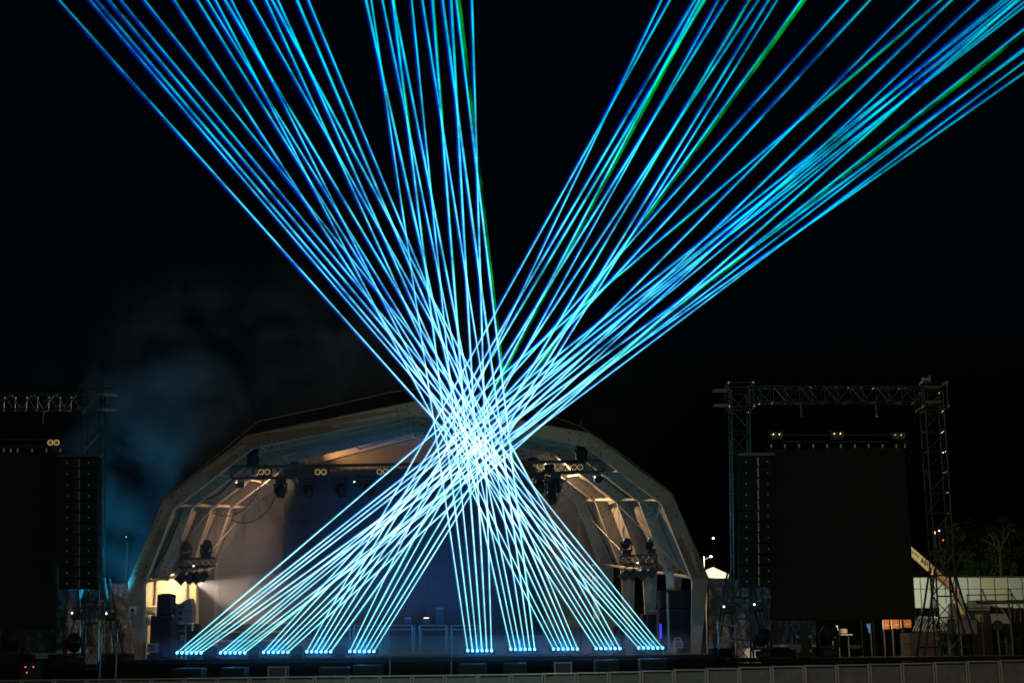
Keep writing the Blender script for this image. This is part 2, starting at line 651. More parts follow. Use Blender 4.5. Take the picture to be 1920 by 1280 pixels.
for i in range(1, 8):
    for k in range(4):
        a, b = FR[k][1][i], FR[k + 1][1][i]
        strut('purlin', a + Vector((0, 0.15, 0.1)), b + Vector((0, 0.05, 0.1)), 0.05, M['alu'], roof)
for k in range(4):   # extra purlins mid-slope and tension rods
    for i in (2, 3, 4, 5):
        a = (FR[k][1][i] + FR[k][1][i + 1]) / 2
        b = (FR[k + 1][1][i] + FR[k + 1][1][i + 1]) / 2
        strut('purlin', a + Vector((0, 0.15, 0.12)), b + Vector((0, 0.05, 0.12)), 0.035, M['alu'], roof)
for i in (1, 6):
    for k in (0, 2):
        strut('tension_rod', FR[k][1][i] + Vector((0, 0.12, 0)), FR[k + 2][1][i + 1] + Vector((0, 0.12, 0)), 0.016, M['galv'], roof)
        strut('tension_rod', FR[k][1][i + 1] + Vector((0, 0.12, 0)), FR[k + 2][1][i] + Vector((0, 0.12, 0)), 0.016, M['galv'], roof)
# warning plate on the left front leg
c, s = boxpx(241.5, 1136, 255, 1152, Y0 - 0.05, 0.03)
ws_ = thing('warning_sign', c, 'small white warning sign with triangle on the left arch leg', 'sign')
MB().box(c, s).build('plate', M['white'], ws_)
fy = c.y - 0.022
tri = [Vector((c.x, fy, c.z + 0.095)), Vector((c.x - 0.085, fy, c.z - 0.04)), Vector((c.x + 0.085, fy, c.z - 0.04))]
MB().prism(tri, (0, 0.005, 0)).build('triangle', M['ink'], ws_)
for dz in (-0.07, -0.095, -0.12):
    MB().box((c.x, fy, c.z + dz), (0.17, 0.006, 0.012)).build('text_line', M['ink'], ws_)

# ------------------------------------------------------------------ back cloth and video wall
YB = 53.35
prof = [(q.x, q.z) for q in A4]


def arch_top(x):
    for (xa, za), (xb, zb) in zip(prof[1:], prof[2:8]):
        if xa <= x <= xb:
            return za + (zb - za) * (x - xa) / (xb - xa)
    return 4.0


xl, xr = prof[1][0] + 0.02, prof[7][0] - 0.02
fold_c = [P(470, 905, YB), P(1085, 930, YB)]
mb = MB()
NXD, NZD = 220, 50
for j in range(NZD + 1):
    for i in range(NXD + 1):
        x = xl + (xr - xl) * i / NXD
        zt = arch_top(x)
        z = DECK + (zt - DECK) * j / NZD
        y = YB
        for c in fold_c:
            dx, dz = x - c.x, z - c.z
            rr = math.hypot(dx, dz)
            th = math.atan2(dz, dx)
            y += 0.26 * math.exp(-rr / 3.2) * min(1, rr) * math.sin(th * 13 + 1.5 * noise.noise(Vector((th * 2, 0, 3))))
        y += 0.05 * noise.noise(Vector((x * 1.3, z * 0.35, 1.0)))
        mb.v.append(Vector((x, y, z)))
for j in range(NZD):
    for i in range(NXD):
        a = j * (NXD + 1) + i
        mb.f.append((a, a + 1, a + NXD + 2, a + NXD + 1))
tag(mb.build('back_drape', M['drape'], None, True), 'tan cloth back wall with radiating folds closing the arch', 'drape')

c, s = boxpx(530, 878, 1020, 1192, 52.3, 0.25)
vw = thing('video_wall', (c.x, c.y, c.z - s.z / 2), 'wide dark video wall at the back of the stage', 'video wall')
nx_, nz_ = 9, 6
pan = None
for i in range(nx_):
    for j in range(nz_):
        ps = Vector((s.x / nx_ - 0.006, 0.10, s.z / nz_ - 0.006))
        pc = Vector((c.x - s.x / 2 + (i + 0.5) * s.x / nx_, 52.35 + random.uniform(0, .004), c.z - s.z / 2 + (j + 0.5) * s.z / nz_))
        if pan is None:
            pan = MB().box((0, 0, 0), ps).build('screen_panel', M['wall'], vw)
            pn = pan
        else:
            pn = pan.copy()
            col.objects.link(pn)
        pn.location = pc
MB().box((c.x, 52.5, c.z), (s.x - 0.1, 0.08, s.z - 0.1)).build('rear_frame', M['darksteel'], vw)

# ------------------------------------------------------------------ laser bars and their beams
BARS = [
    (331.7, 376.7, 1223.0, (1765, 1890, 1912, 1937, 2052, 2115), 'leftmost laser bar on the stage edge, six beams sweeping right'),
    (413.0, 458.5, 1223.0, (1881, 1900, 1925, 2040, 2075, 1990), 'second laser bar from the left on the stage edge'),
    (493.8, 539.5, 1222.0, (1590, 1632, 1723, 1785, 1835, 1907), 'third laser bar from the left on the stage edge'),
    (575.0, 619.7, 1221.0, (1257, 1304, 1321, 1365, 1423, 1504), 'fourth laser bar from the left on the stage edge'),
    (655.8, 700.8, 1220.5, (1241, 1312, 1348, 1405, 1442, 1458), 'fifth laser bar from the left, just left of the central gap'),
    (877.0, 921.7, 1219.0, (696, 736, 772, 811, 846, 885), 'laser bar just right of the central gap with nearly upright beams'),
    (957.8, 1002.5, 1216.5, (686, 717, 737, 792, 830, 856), 'fourth laser bar from the right on the stage edge'),
    (1038.0, 1082.8, 1216.0, (404, 434, 499, 521, 557, 578), 'third laser bar from the right on the stage edge'),
    (1118.0, 1162.5, 1215.0, (327, 370, 389, 422, 470, 510), 'second laser bar from the right on the stage edge'),
    (1197.8, 1242.5, 1214.0, (111, 169, 182, 205, 227, 271), 'rightmost laser bar on the stage edge, six beams sweeping left'),
]
GREEN = {(3, 5): 1, (4, 1): 1, (1, 5): 1, (6, 5): 1}
for bi, (xa, xb, yy, tops, lab) in enumerate(BARS):
    YL = YF + 0.30
    la, lb = P(xa, yy, YL), P(xb, yy, YL)
    c = (la + lb) / 2
    bar = thing('laser_bar', (c.x, YL + 0.1, c.z - 0.11), lab, 'laser', 'laser bars along the stage front')
    MB().box((c.x, YL + 0.12, c.z - 0.02), (1.0, 0.20, 0.15), None, 0.015).build('housing', M['black'], bar)
    for sx in (-1, 1):
        MB().box((c.x + sx * 0.42, YL + 0.12, c.z - 0.115), (0.06, 0.24, 0.045)).build('foot', M['darksteel'], bar)
        MB().box((c.x + sx * 0.508, YL + 0.12, c.z - 0.03), (0.012, 0.05, 0.14)).build('bracket', M['darksteel'], bar)
    point('added_bar_glow', c + Vector((0, -0.10, 0.10)), 26, (0.0, 0.24, 1.0), bar, 0.12)  # blue lamp added just in front of each bar
    spot('added_blue_wash', c + Vector((0, 0.0, 0.16)), P(775, 1020, 52.0), 300, (0.0, 0.25, 1.0), 62, 0.9, bar, 0.1)  # added spot that tints the back wall and haze blue
    for k in range(6):
        Lp = la.lerp(lb, k / 5)
        MB().lathe([(0.001, -0.01), (0.025, -0.004), (0.042, 0.008), (0.045, 0.03)], Lp + Vector((0, 0.0, 0.0)), (0, 1, 0), 12).build('laser_lens', M['g_lens'], bar, True)
        T = P(tops[k], 0, 20.0)
        E = Lp + (T - Lp) * 1.75
        d = (E - Lp)
        ln = d.length
        dn = d.normalized()
        vs, fs, ds, mi = [], [], [], []
        side = dn.cross(Vector((0, 1, 0))).normalized()
        if side.x > 0:
            side = -side
        j0 = random.uniform(0.8, 1.15)
        tubes = [(0.0, 0.0140 * j0, 0.0165 * j0, 0), (0.019 + random.uniform(0, 0.010), 0.027, 0.027, 1)]
        if (bi, k) in GREEN:
            tubes = [(0.004, 0.015, 0.016, 0), (0.018, 0.028, 0.030, 1), (-0.030, 0.030, 0.040, 2)]
        elif random.random() < 0.12:
            tubes.append((-0.014, 0.018, 0.020, 2))
        n, NSEG = 5, 40
        b1 = dn.orthogonal().normalized()
        b2 = dn.cross(b1)
        for off, r0, r1, m_i in tubes:
            o0 = len(vs)
            for sg in range(NSEG + 1):
                t = sg / NSEG
                r = r0 * 0.75 + (r0 * 0.25) * min(1, t / 0.1) + (r1 - r0) * t
                of = off * (0.15 + 0.5 * min(1, t / 0.1) + 0.45 * t)
                cc = Lp + dn * ln * t + side * of
                for q in range(n):
                    a = 2 * math.pi * q / n
                    vs.append(cc + (b1 * math.cos(a) + b2 * math.sin(a)) * r)
                    ds.append(ln * t)
            for seg in range(NSEG):
                for q in range(n):
                    fs.append((o0 + seg * n + q, o0 + seg * n + (q + 1) % n, o0 + (seg + 1) * n + (q + 1) % n, o0 + (seg + 1) * n + q))
                    mi.append(m_i)
        me = bpy.data.meshes.new('light_beam')
        me.from_pydata(vs, [], fs)
        at_ = me.attributes.new('dist', 'FLOAT', 'POINT')
        at_.data.foreach_set('value', ds)
        for m_ in BM:
            me.materials.append(m_)
        me.polygons.foreach_set('material_index', mi)
        me.polygons.foreach_set('use_smooth', [True] * len(fs))
        bo = bpy.data.objects.new('light_beam', me)
        col.objects.link(bo)
        attach(bo, bar)
#@@OBJECTS@@
# ------------------------------------------------------------------ crowd barrier along the front
ORD = ['first', 'second', 'third', 'fourth', 'fifth', 'sixth', 'seventh', 'eighth', 'ninth', 'tenth', 'eleventh', 'twelfth',
       'thirteenth', 'fourteenth', 'fifteenth', 'sixteenth', 'seventeenth', 'eighteenth', 'nineteenth', 'twentieth']
YBAR = 43.2


def bar_y(x):
    K = [(-60, 1275.5), (0, 1274), (320, 1271), (600, 1267), (920, 1263.5), (1180, 1258.5), (1440, 1248.5), (1720, 1242), (1980, 1234)]
    for (xa, ya), (xb, yb) in zip(K, K[1:]):
        if xa <= x <= xb:
            return ya + (yb - ya) * (x - xa) / (xb - xa)
    return 1240


edges = [-20 + 61 * i for i in range(16)] + [929 - 32 + 61 * i for i in range(18)]
edges = sorted(set(e for e in edges if e < 1990))
nb = len(edges) - 1
for i in range(nb):
    xa, xb = edges[i], edges[i + 1]
    a, b = P(xa, bar_y(xa), YBAR), P(xb, bar_y(xb), YBAR)
    zt = (a.z + b.z) / 2
    j = i + 1
    if i < nb / 2:
        lab = 'steel crowd barrier section, %s from the left end of the row' % ORD[i]
    else:
        lab = 'steel crowd barrier section, %s from the right end of the row' % ORD[nb - 1 - i]
    t = thing('crowd_barrier', ((a.x + b.x) / 2, YBAR, 0), lab, 'barrier', 'crowd barrier sections along the bottom edge')
    w = b.x - a.x
    sh = MB()
    n = 8
    for q in range(n + 1):
        for r_ in range(3):
            x = a.x + 0.06 + (w - 0.12) * q / n
            z = 0.12 + (zt - 0.20) * r_ / 2
            sh.v.append(Vector((x, YBAR + 0.012 * noise.noise(Vector((x * 5, r_ * 3.0, i))), z)))
    for q in range(n):
        for r_ in range(2):
            k = q * 3 + r_
            sh.f.append((k, k + 3, k + 4, k + 1))
    sh.build('panel_sheet', M['barrier'], t)
    strut('top_rail', (a.x, YBAR - 0.03, zt - 0.02), (b.x, YBAR - 0.03, zt - 0.02), 0.024, M['barpost'], t)
    for xx in (a.x + 0.035, b.x - 0.035):
        MB().box((xx, YBAR - 0.03, (zt - 0.03) / 2), (0.045, 0.05, zt - 0.05)).build('post', M['barpost'], t)
    MB().box((a.x + 0.01, YBAR - 0.02, zt + 0.02), (0.05, 0.05, 0.05)).build('joint_clip', M['darksteel'], t)
    strut('rear_brace', ((a.x + b.x) / 2, YBAR + 0.02, zt - 0.1), ((a.x + b.x) / 2, YBAR + 0.9, 0.02), 0.02, M['barpost'], t)


# ------------------------------------------------------------------ speakers, cases and stands in front of the stage
def speaker_box(name, c, s, label, cat, group=None, cones=1, mgrille=True):
    t = thing(name, (c.x, c.y, c.z - s.z / 2), label, cat, group)
    MB().box(c, s, None, 0.02).build('cabinet', M['black'], t)
    f = c.y - s.y / 2
    MB().box((c.x, f - 0.012, c.z), (s.x * 0.92, 0.02, s.z * 0.88)).build('grille', M['grille'], t)
    for q in (-1, 1):
        MB().box((c.x + q * (s.x / 2 + 0.006), c.y, c.z + s.z * 0.1), (0.01, 0.18, 0.09)).build('handle', M['darksteel'], t)
    return t


def flight_case(c, s, label, group=None, lid=True):
    t = thing('flight_case', (c.x, c.y, c.z - s.z / 2), label, 'flight case', group)
    MB().box(c, s).build('body', M['case'], t)
    e = 0.035
    hx, hy, hz = s.x / 2, s.y / 2, s.z / 2
    for sx in (-1, 1):
        for sz in (-1, 1):
            MB().box((c.x + sx * (hx - e * .3), c.y, c.z + sz * (hz - e * .3)), (e, s.y + 0.012, e)).build('edge_strip', M['edge'], t)
        for sy in (-1, 1):
            MB().box((c.x + sx * (hx - e * .3), c.y + sy * (hy - e * .3), c.z), (e, e, s.z - e)).build('edge_strip', M['edge'], t)
    for sz in (-1, 1):
        MB().box((c.x, c.y - hy + e * .2, c.z + sz * (hz - e * .3)), (s.x - e * 1.2, e, e)).build('edge_strip', M['edge'], t)
    for sx in (-1, 1):
        MB().box((c.x + sx * hx * 0.48, c.y - hy - 0.006, c.z + hz * 0.1), (s.x * 0.2, 0.014, s.z * 0.16)).build('handle_plate', M['edge'], t)
        MB().box((c.x + sx * hx * 0.48, c.y - hy - 0.016, c.z + hz * 0.1), (s.x * 0.12, 0.01, s.z * 0.06)).build('handle', M['case'], t)
    if lid:
        MB().box((c.x, c.y - hy - 0.008, c.z + hz * 0.55), (s.x - e, 0.014, 0.02)).build('lid_seam', M['edge'], t)
    return t


SUBS = [(322, 378, 1252.5, 'below the leftmost laser bar'), (412, 458, 1251.0, 'below the second laser bar from the left'),
        (598, 652, 1250.5, 'below the fourth laser bar from the left'), (662, 716, 1246.5, 'left of the central gap between the two stands'),
        (860, 912, 1244.0, 'below the first laser bar right of the gap'), (944, 988, 1242.5, 'below the fourth laser bar from the right'),
        (1116, 1162, 1236.5, 'below the second laser bar from the right'), (1200, 1252, 1234.5, 'below the rightmost laser bar')]
for xa, xb, yt, w in SUBS:
    a, b = P(xa, yt, 44.2), P(xb, yt, 44.2)
    h = a.z
    speaker_box('subwoofer', Vector(((a.x + b.x) / 2, 44.6, h / 2)), Vector((b.x - a.x, 0.85, h)),
                'low black subwoofer ' + w, 'speaker', 'subwoofers in front of the stage')
for xa, ya, xb, yb, lab in ((502, 1249, 536, 1280, 'black flight case with silver edges below the third laser bar from left'),
                            (1040, 1241, 1072, 1272, 'black flight case with teal lit top below the third laser from right')):
    c, s = boxpx(xa, ya, xb, yb, 44.1, 0.5)
    z1 = c.z + s.z / 2
    flight_case(Vector((c.x, c.y, z1 / 2)), Vector((s.x, 0.5, z1)), lab)
for xa, xb, yt, w in ((383, 407, 1212, 'between the first and second laser bars'), (467, 487, 1211.5, 'between the second and third laser bars'),
                      (547, 568, 1211, 'between the third and fourth laser bars'), (628, 648, 1211, 'between the fourth and fifth laser bars')):
    a, b = P(xa, yt, YF + 0.2), P(xb, yt, YF + 0.2)
    t = thing('stage_monitor', ((a.x + b.x) / 2, YF + 0.5, DECK), 'small black monitor speaker ' + w, 'speaker', 'monitor speakers on the stage edge')
    z = a.z
    pr = [Vector((a.x, YF + 0.12, DECK)), Vector((a.x, YF + 0.62, DECK)), Vector((a.x, YF + 0.5, z)), Vector((a.x, YF + 0.28, z)), Vector((a.x, YF + 0.12, DECK + 0.12))]
    MB().prism(pr, (b.x - a.x, 0, 0)).build('cabinet', M['black'], t)
    MB().box(((a.x + b.x) / 2, YF + 0.112, DECK + 0.06), (b.x - a.x - 0.06, 0.012, 0.09)).build('grille', M['grille'], t)
    MB().box(((a.x + b.x) / 2, YF + 0.39, z + 0.008), (0.16, 0.05, 0.015)).build('handle', M['darksteel'], t)
for x, y0, lab in ((731, 1217, 'thin pale stand left of the central gap at the stage front'), (846, 1215, 'thin pale stand right of the central gap at the stage front')):
    p = P(x, y0, 44.4)
    t = thing('light_stand', (p.x, p.y, 0), lab, 'stand', 'two thin stands flanking the central gap')
    strut('pole', (p.x, p.y, 0.05), p, 0.022, M['galv'], t)
    for k in range(3):
        an = 2.1 * k + 0.4
        strut('leg', (p.x, p.y, 0.4), (p.x + 0.4 * math.cos(an), p.y + 0.4 * math.sin(an), 0.0), 0.013, M['galv'], t)
    MB().cyl((p.x, p.y, p.z - 0.35), (p.x, p.y, p.z - 0.27), 0.04).build('collar', M['darksteel'], t)
    MB().box((p.x + 0.05, p.y, p.z - 0.31), (0.06, 0.03, 0.03)).build('clamp_knob', M['darksteel'], t)
# sagging cloth and a cable along the stage front
for xs, lab in (((300, 420, 520, 640), 'thin cable sagging below the left laser bars'), ((1060, 1120, 1200, 1260), 'thin cable sagging below the right laser bars')):
    pts = []
    for i in range(25):
        x = xs[0] + (xs[-1] - xs[0]) * i / 24
        pts.append(P(x, 1231 - (x - 300) * 0.008 + 7 * math.sin(i * math.pi / 6) ** 2, YF - 0.1))
    tag(MB().tube(pts, 0.012, 5).build('cable', M['cable']), lab, 'cable')

# ------------------------------------------------------------------ things on the deck
YR = 50.0
xs = [(548, 598), (602, 658), (663, 717), (722, 775), (785, 838), (844, 898)]
RN = ['leftmost wheeled riser frame in front of the video wall', 'second wheeled riser frame from the left', 'third wheeled riser frame from the left',
      'fourth wheeled riser frame from the left', 'fifth wheeled riser frame from the left', 'rightmost wheeled riser frame in front of the video wall']
for (xa, xb), lab in zip(xs, RN):
    a, b = P(xa, 1172, YR), P(xb, 1172, YR)
    zt = (a.z + b.z) / 2
    t = thing('rolling_riser', ((a.x + b.x) / 2, YR + 0.5, DECK), lab, 'riser', 'wheeled riser frames')
    for z in (zt, zt - 0.13):
        strut('rail', (a.x, YR, z), (b.x, YR, z), 0.022, M['galv'], t)
        strut('rail', (a.x, YR + 1.0, z), (b.x, YR + 1.0, z), 0.022, M['galv'], t)
    MB().box(((a.x + b.x) / 2, YR + 0.5, zt - 0.055), (b.x - a.x - 0.05, 0.96, 0.03)).build('deck_board', M['deck'], t)
    for x in (a.x + 0.03, b.x - 0.03):
        for y in (YR, YR + 1.0):
            strut('leg', (x, y, DECK + 0.11), (x, y, zt), 0.024, M['galv'], t)
            cst = MB().cyl((x - 0.02, y, DECK + 0.05), (x + 0.02, y, DECK + 0.05), 0.05, n=12).build('caster', M['case'], t)
            MB().box((x, y, DECK + 0.095), (0.05, 0.05, 0.03)).build('caster_fork', M['galv'], cst)

c0, c1 = P(398, 1166, 50.5), P(531, 1166, 50.5)
t = thing('stage_steps', ((c0.x + c1.x) / 2, 50.8, DECK), 'tan layered steps lit warm at the left back of the stage', 'steps')
hh = (c0.z - DECK)
for k in range(4):
    z = DECK + hh * (4 - k) / 4
    MB().box(((c0.x + c1.x) / 2 + 0.05 * k, 50.5 + 0.3 * (3 - k) + 0.28, z - 0.03), (c1.x - c0.x + 0.02 * k, 0.32, 0.05)).build('tread', M['wood'], t)
    MB().box(((c0.x + c1.x) / 2 + 0.05 * k, 50.5 + 0.3 * (3 - k) + 0.2, (DECK + z) / 2 - 0.03), (c1.x - c0.x - 0.08, 0.03, z - DECK - 0.06)).build('riser_board', M['deck'], t)

a, b = P(1014, 1163, 50.6), P(1166, 1163, 50.6)
t = thing('wooden_platform', ((a.x + b.x) / 2, 51, DECK), 'bare plywood platform at the right back of the stage', 'platform')
MB().box(((a.x + b.x) / 2, 51.2, a.z - 0.11), (b.x - a.x, 1.2, 0.22)).build('fascia_board', M['wood'], t)
MB().box(((a.x + b.x) / 2, 51.2, a.z + 0.012), (b.x - a.x + 0.04, 1.26, 0.02)).build('top_board', M['wood'], t)
for x in (a.x + 0.1, (a.x + b.x) / 2, b.x - 0.1):
    for y in (50.7, 51.7):
        MB().box((x, y, (DECK + a.z - 0.22) / 2), (0.06, 0.06, a.z - 0.22 - DECK)).build('leg', M['darksteel'], t)
PLZ = a.z + 0.024
# ladder rack standing behind the platform
a, b = P(1017, 1005, 51.9), P(1027, 1160, 51.9)
t = thing('ladder', (a.x, 51.9, DECK), 'narrow upright ladder rack beside the right end of video wall', 'ladder')
for dx in (0, 0.19):
    strut('stile', (a.x + dx, 51.9, DECK + 0.02), (a.x + dx, 51.9, a.z), 0.015, M['darksteel'], t)
for k in range(16):
    z = DECK + 0.25 + k * 0.18
    if z < a.z:
        strut('rung', (a.x - 0.02, 51.9, z), (a.x + 0.21, 51.9, z), 0.012, M['galv'], t)
# tripod easel with a slanted double pole
t = thing('pole_stand', P(1085, 1160, 51.3), 'tall stand of two slanting poles on the plywood platform', 'stand')
for d in (0, 5):
    strut('pole', P(1066 + d, 1159, 51.2 + d * .03), P(1112 + d * .4, 1066, 51.2 + d * .03), 0.02, M['alu'], t)
strut('leg', P(1113, 1068, 51.2), P(1116, 1160, 51.6), 0.016, M['darksteel'], t)
strut('crossbar', P(1020, 1142, 51.2), P(1048, 1142, 51.2), 0.014, M['galv'], t)
strut('leg', P(1048, 1140, 51.2), P(1050, 1162, 51.2), 0.014, M['galv'], t)
strut('crossbar', P(1048, 1142, 51.2), P(1085, 1100, 51.2), 0.014, M['darksteel'], t)
MB().lathe([(0.01, -0.06), (0.07, -0.05), (0.09, 0.03), (0.04, 0.08)], P(1113, 1062, 51.2), (0, 0, 1), 10).build('head', M['greycase'], t)
# white stacked cabinet
c, s = boxpx(1112, 1080, 1124, 1161, 51.0, 0.3)
t = thing('cabinet_column', (c.x, c.y, PLZ), 'tall narrow column of pale boxes on the plywood platform', 'boxes')
z0, z1 = PLZ, c.z + s.z / 2
for k, (fa, fb, m) in enumerate(((0.0, 0.24, 'white'), (0.25, 0.46, 'white'), (0.48, 0.62, 'hoard'), (0.64, 0.86, 'hoard'), (0.88, 1.0, 'white'))):
    MB().box((c.x, c.y, z0 + (fa + fb) / 2 * (z1 - z0)), (s.x - 0.02 * (k % 2), 0.3, (fb - fa) * (z1 - z0)), None, 0.01).build('box_module', M[m], t)
# clutter behind the risers: desk tops with small lamps
for xa, ya, xb, yb, lab in ((757, 1155, 772, 1163, 'small dark keyboard case above the fourth riser'), (792, 1155, 807, 1163, 'small dark mixer with a warm lamp above the fifth riser'),
                            (817, 1137, 834, 1164, 'dark amplifier with a small grey badge above the fifth riser')):
    c, s = boxpx(xa, ya, xb, yb, 50.3, 0.4)
    zb = P(770, 1172, YR).z - 0.04
    t = thing('backline_unit', (c.x, c.y, zb), lab, 'amplifier')
    zt = c.z + s.z / 2
    MB().box((c.x, c.y, (zb + zt) / 2), (s.x, 0.4, zt - zb), None, 0.02).build('cabinet', M['black'], t)
    MB().box((c.x, c.y - 0.21, zt - 0.05), (s.x * 0.8, 0.012, 0.05)).build('control_panel', M['greycase'], t)
    if xa == 792:
        MB().box((c.x, c.y - 0.22, zt - 0.05), (s.x * 0.6, 0.012, 0.018)).build('indicator', M['g_amber'], t)


# ------------------------------------------------------------------ lamps
def moving_head(p, sc, up, label, group, tilt=0.0, lensmat='lensd', name='moving_head_light'):
    """base, yoke and round head; up=+1 stands on its base, up=-1 hangs from it"""
    t = thing(name, p, label, 'stage light', group)
    p = Vector(p)
    u = Vector((0, 0, up))
    MB().box(p + u * 0.10 * sc, (0.36 * sc, 0.34 * sc, 0.18 * sc), None, 0.03 * sc).build('base', M['black'], t)
    yk = MB()
    yk.box(p + u * 0.23 * sc, (0.46 * sc, 0.14 * sc, 0.06 * sc))
    for sx in (-1, 1):
        yk.box(p + u * 0.40 * sc + Vector((sx * 0.21 * sc, 0, 0)), (0.05 * sc, 0.16 * sc, 0.36 * sc))
    yk.build('yoke', M['black'], t)
    hc = p + u * 0.50 * sc
    ax = Vector((math.sin(tilt) * 0.4, -math.cos(tilt), math.sin(tilt))) if up > 0 else Vector((0.15 * math.sin(tilt * 3), -math.sin(tilt), -math.cos(tilt)))
    hd = MB().lathe([(0.05 * sc, -0.24 * sc), (0.13 * sc, -0.22 * sc), (0.17 * sc, -0.10 * sc), (0.17 * sc, 0.12 * sc), (0.15 * sc, 0.22 * sc), (0.12 * sc, 0.23 * sc)],
                    hc, ax, 16).build('head', M['black'], t, True)
    MB().lathe([(0.145 * sc, 0.0), (0.12 * sc, 0.012 * sc), (0.05 * sc, 0.02 * sc)], hc + ax.normalized() * 0.225 * sc, ax, 16).build('lens', M[lensmat], hd, True)
    return t


def blinder(px, py, Y, label, group, lit=False, size=1.0, glowing=True):
    """two round reflectors side by side in one frame"""
    c = P(px, py, Y)
    t = thing('blinder_light', c, label, 'stage light', group)
    MB().box(c + Vector((0, 0.10, 0)), (0.44 * size, 0.16, 0.26 * size), None, 0.02).build('housing', M['black'], t)
    for sx in (-1, 1):
        q = c + Vector((sx * 0.105 * size, -0.01, 0))
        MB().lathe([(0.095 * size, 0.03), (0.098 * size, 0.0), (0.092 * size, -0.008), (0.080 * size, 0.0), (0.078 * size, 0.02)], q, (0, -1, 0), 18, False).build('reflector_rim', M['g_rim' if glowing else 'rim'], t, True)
        MB().lathe([(0.078 * size, -0.004), (0.045 * size, -0.002), (0.01, 0.0)], q, (0, -1, 0), 16).build('lens', M['black' if not lit else 'lens'], t, True)
        MB().lathe([(0.022 * size, 0.004), (0.016 * size, 0.012), (0.005, 0.014)], q, (0, -1, 0), 10).build('bulb', M['rim'], t, True)
    for sx in (-1, 1):
        MB().box(c + Vector((sx * 0.235 * size, 0.1, 0.06)), (0.015, 0.04, 0.22)).build('bracket', M['darksteel'], t)
    return t


def led_par(px, py, Y, sc, label, group, lit=True):
    c = P(px, py, Y)
    t = thing('par_light', c, label, 'stage light', group)
    MB().box(c + Vector((0.06 * sc, 0.1, 0)), (0.32 * sc, 0.24 * sc, 0.26 * sc), None, 0.03 * sc).build('body', M['black'], t)
    q = c + Vector((-0.08 * sc, -0.03, 0.09 * sc))
    MB().lathe([(0.024 * sc, 0.0), (0.018 * sc, 0.012), (0.004, 0.016)], q, (0, -1, 0.2), 10).build('led', M['g_white'] if lit else M['lensd'], t, True)
    for k in range(3):
        MB().lathe([(0.05 * sc, 0.0), (0.04 * sc, 0.015), (0.01, 0.02)], c + Vector(((0.0 + 0.08 * k) * sc, -0.025, -0.06 * sc)), (0, -1, 0), 10).build('lens', M['lensd'], t, True)
    yk = MB()
    for sx in (-1, 1):
        yk.box(c + Vector((0.06 * sc + sx * 0.18 * sc, 0.1, 0.10 * sc)), (0.02, 0.05, 0.28 * sc))
    yk.box(c + Vector((0.06 * sc, 0.1, 0.245 * sc)), (0.38 * sc, 0.05, 0.02))
    yk.build('yoke', M['darksteel'], t)
    return t


def hoist(px, py, Y, sc, label):
    c = P(px, py, Y)
    t = thing('chain_hoist', c, label, 'hoist', 'chain hoists lifting the lighting truss')
    MB().box(c, (0.34 * sc, 0.30 * sc, 0.42 * sc), None, 0.06 * sc).build('motor', M['black'], t)
    MB().lathe([(0.16 * sc, 0.0), (0.2 * sc, 0.14 * sc), (0.24 * sc, 0.30 * sc), (0.22 * sc, 0.42 * sc)], c + Vector((0, 0, 0.22 * sc)), (0, 0, 1), 12).build('chain_bag', M['skirt'], t, True)
    strut('chain', c + Vector((0, 0, 0.6 * sc)), c + Vector((0, 0, 1.1 * sc)), 0.022, M['galv'], t)
    strut('hook', c - Vector((0, 0, 0.2 * sc)), c - Vector((0, 0, 0.42 * sc)), 0.03, M['darksteel'], t)


# lighting truss across the stage
YT = 48.2
TL, TR = P(436, 886, YT), P(1132, 874, YT)
tm = (TL + TR) / 2
t = thing('lighting_truss', tm, 'dark lattice lighting truss hung across the stage opening', 'truss')
truss(t, TL, TR, 0.38, 44, 0.032, 0.014, None, 'fu', M['darksteel'], True)
GL = 'blinder pairs on the lighting truss'
for px, py, lab in ((495.5, 884.5, 'leftmost pair of ring shaped blinder lamps on the stage truss'), (601.5, 884.5, 'second pair of ring shaped blinder lamps on the stage truss'),
                    (717.5, 884, 'third pair of ring blinder lamps, just left of the beams'), (1082, 875.5, 'ring blinder pair on the right end of the stage truss')):
    blinder(px, py, YT - 0.28, lab, GL)
for px, lab in ((527, 'leftmost moving head hanging under the stage truss'), (580, 'second moving head hanging under the stage truss'),
                (640, 'third moving head hanging under the stage truss'), (692, 'fourth moving head hanging under the truss beside the beams'),
                (1012, 'moving head hanging under the truss right of the beams'), (1042, 'rightmost moving head hanging under the stage truss')):
    q = TL.lerp(TR, (px - 436) / 696) - Vector((0, 0, 0.2))
    moving_head(q, 0.92, -1, lab, 'moving heads under the stage truss', 0.25)
for px, py, lab in ((447, 908, 'small lamp with a white spot under the left truss end'), (668, 907, 'small lamp with a white spot between two hanging moving heads'),
                    (1119, 898, 'small lamp with a white spot under the right truss end')):
    led_par(px, py, YT - 0.1, 0.8, lab, 'small lamps under the truss')
hoist(475, 864, YT, 1.1, 'black chain hoist above the left end of the stage truss')
hoist(1090, 855, YT, 1.1, 'black chain hoist above the right end of the stage truss')
# second truss piece with lamps hanging lower at the right
a, b = P(985, 898, 49.5), P(1062, 893, 49.5)
t = thing('short_truss', (a + b) / 2, 'short dark truss with lamps below the right end of the main truss', 'truss')
truss(t, a, b, 0.3, 6, 0.028, 0.014, None, 'fu', M['darksteel'], True)
blinder(1006, 901, 49.2, 'blinder lamp pair low on the short right truss', GL, size=.85)
blinder(1025, 888, 49.2, 'blinder lamp pair high on the short right truss', GL, size=.85)
moving_head(P(1030, 870, 49.5), 0.9, -1, 'dark round lamp in front of the short right truss', 'moving heads under the stage truss', 0.9)
moving_head(P(1035, 905, 49.5), 1.0, -1, 'large dark lamp hanging below the short right truss', 'moving heads under the stage truss', 0.3)


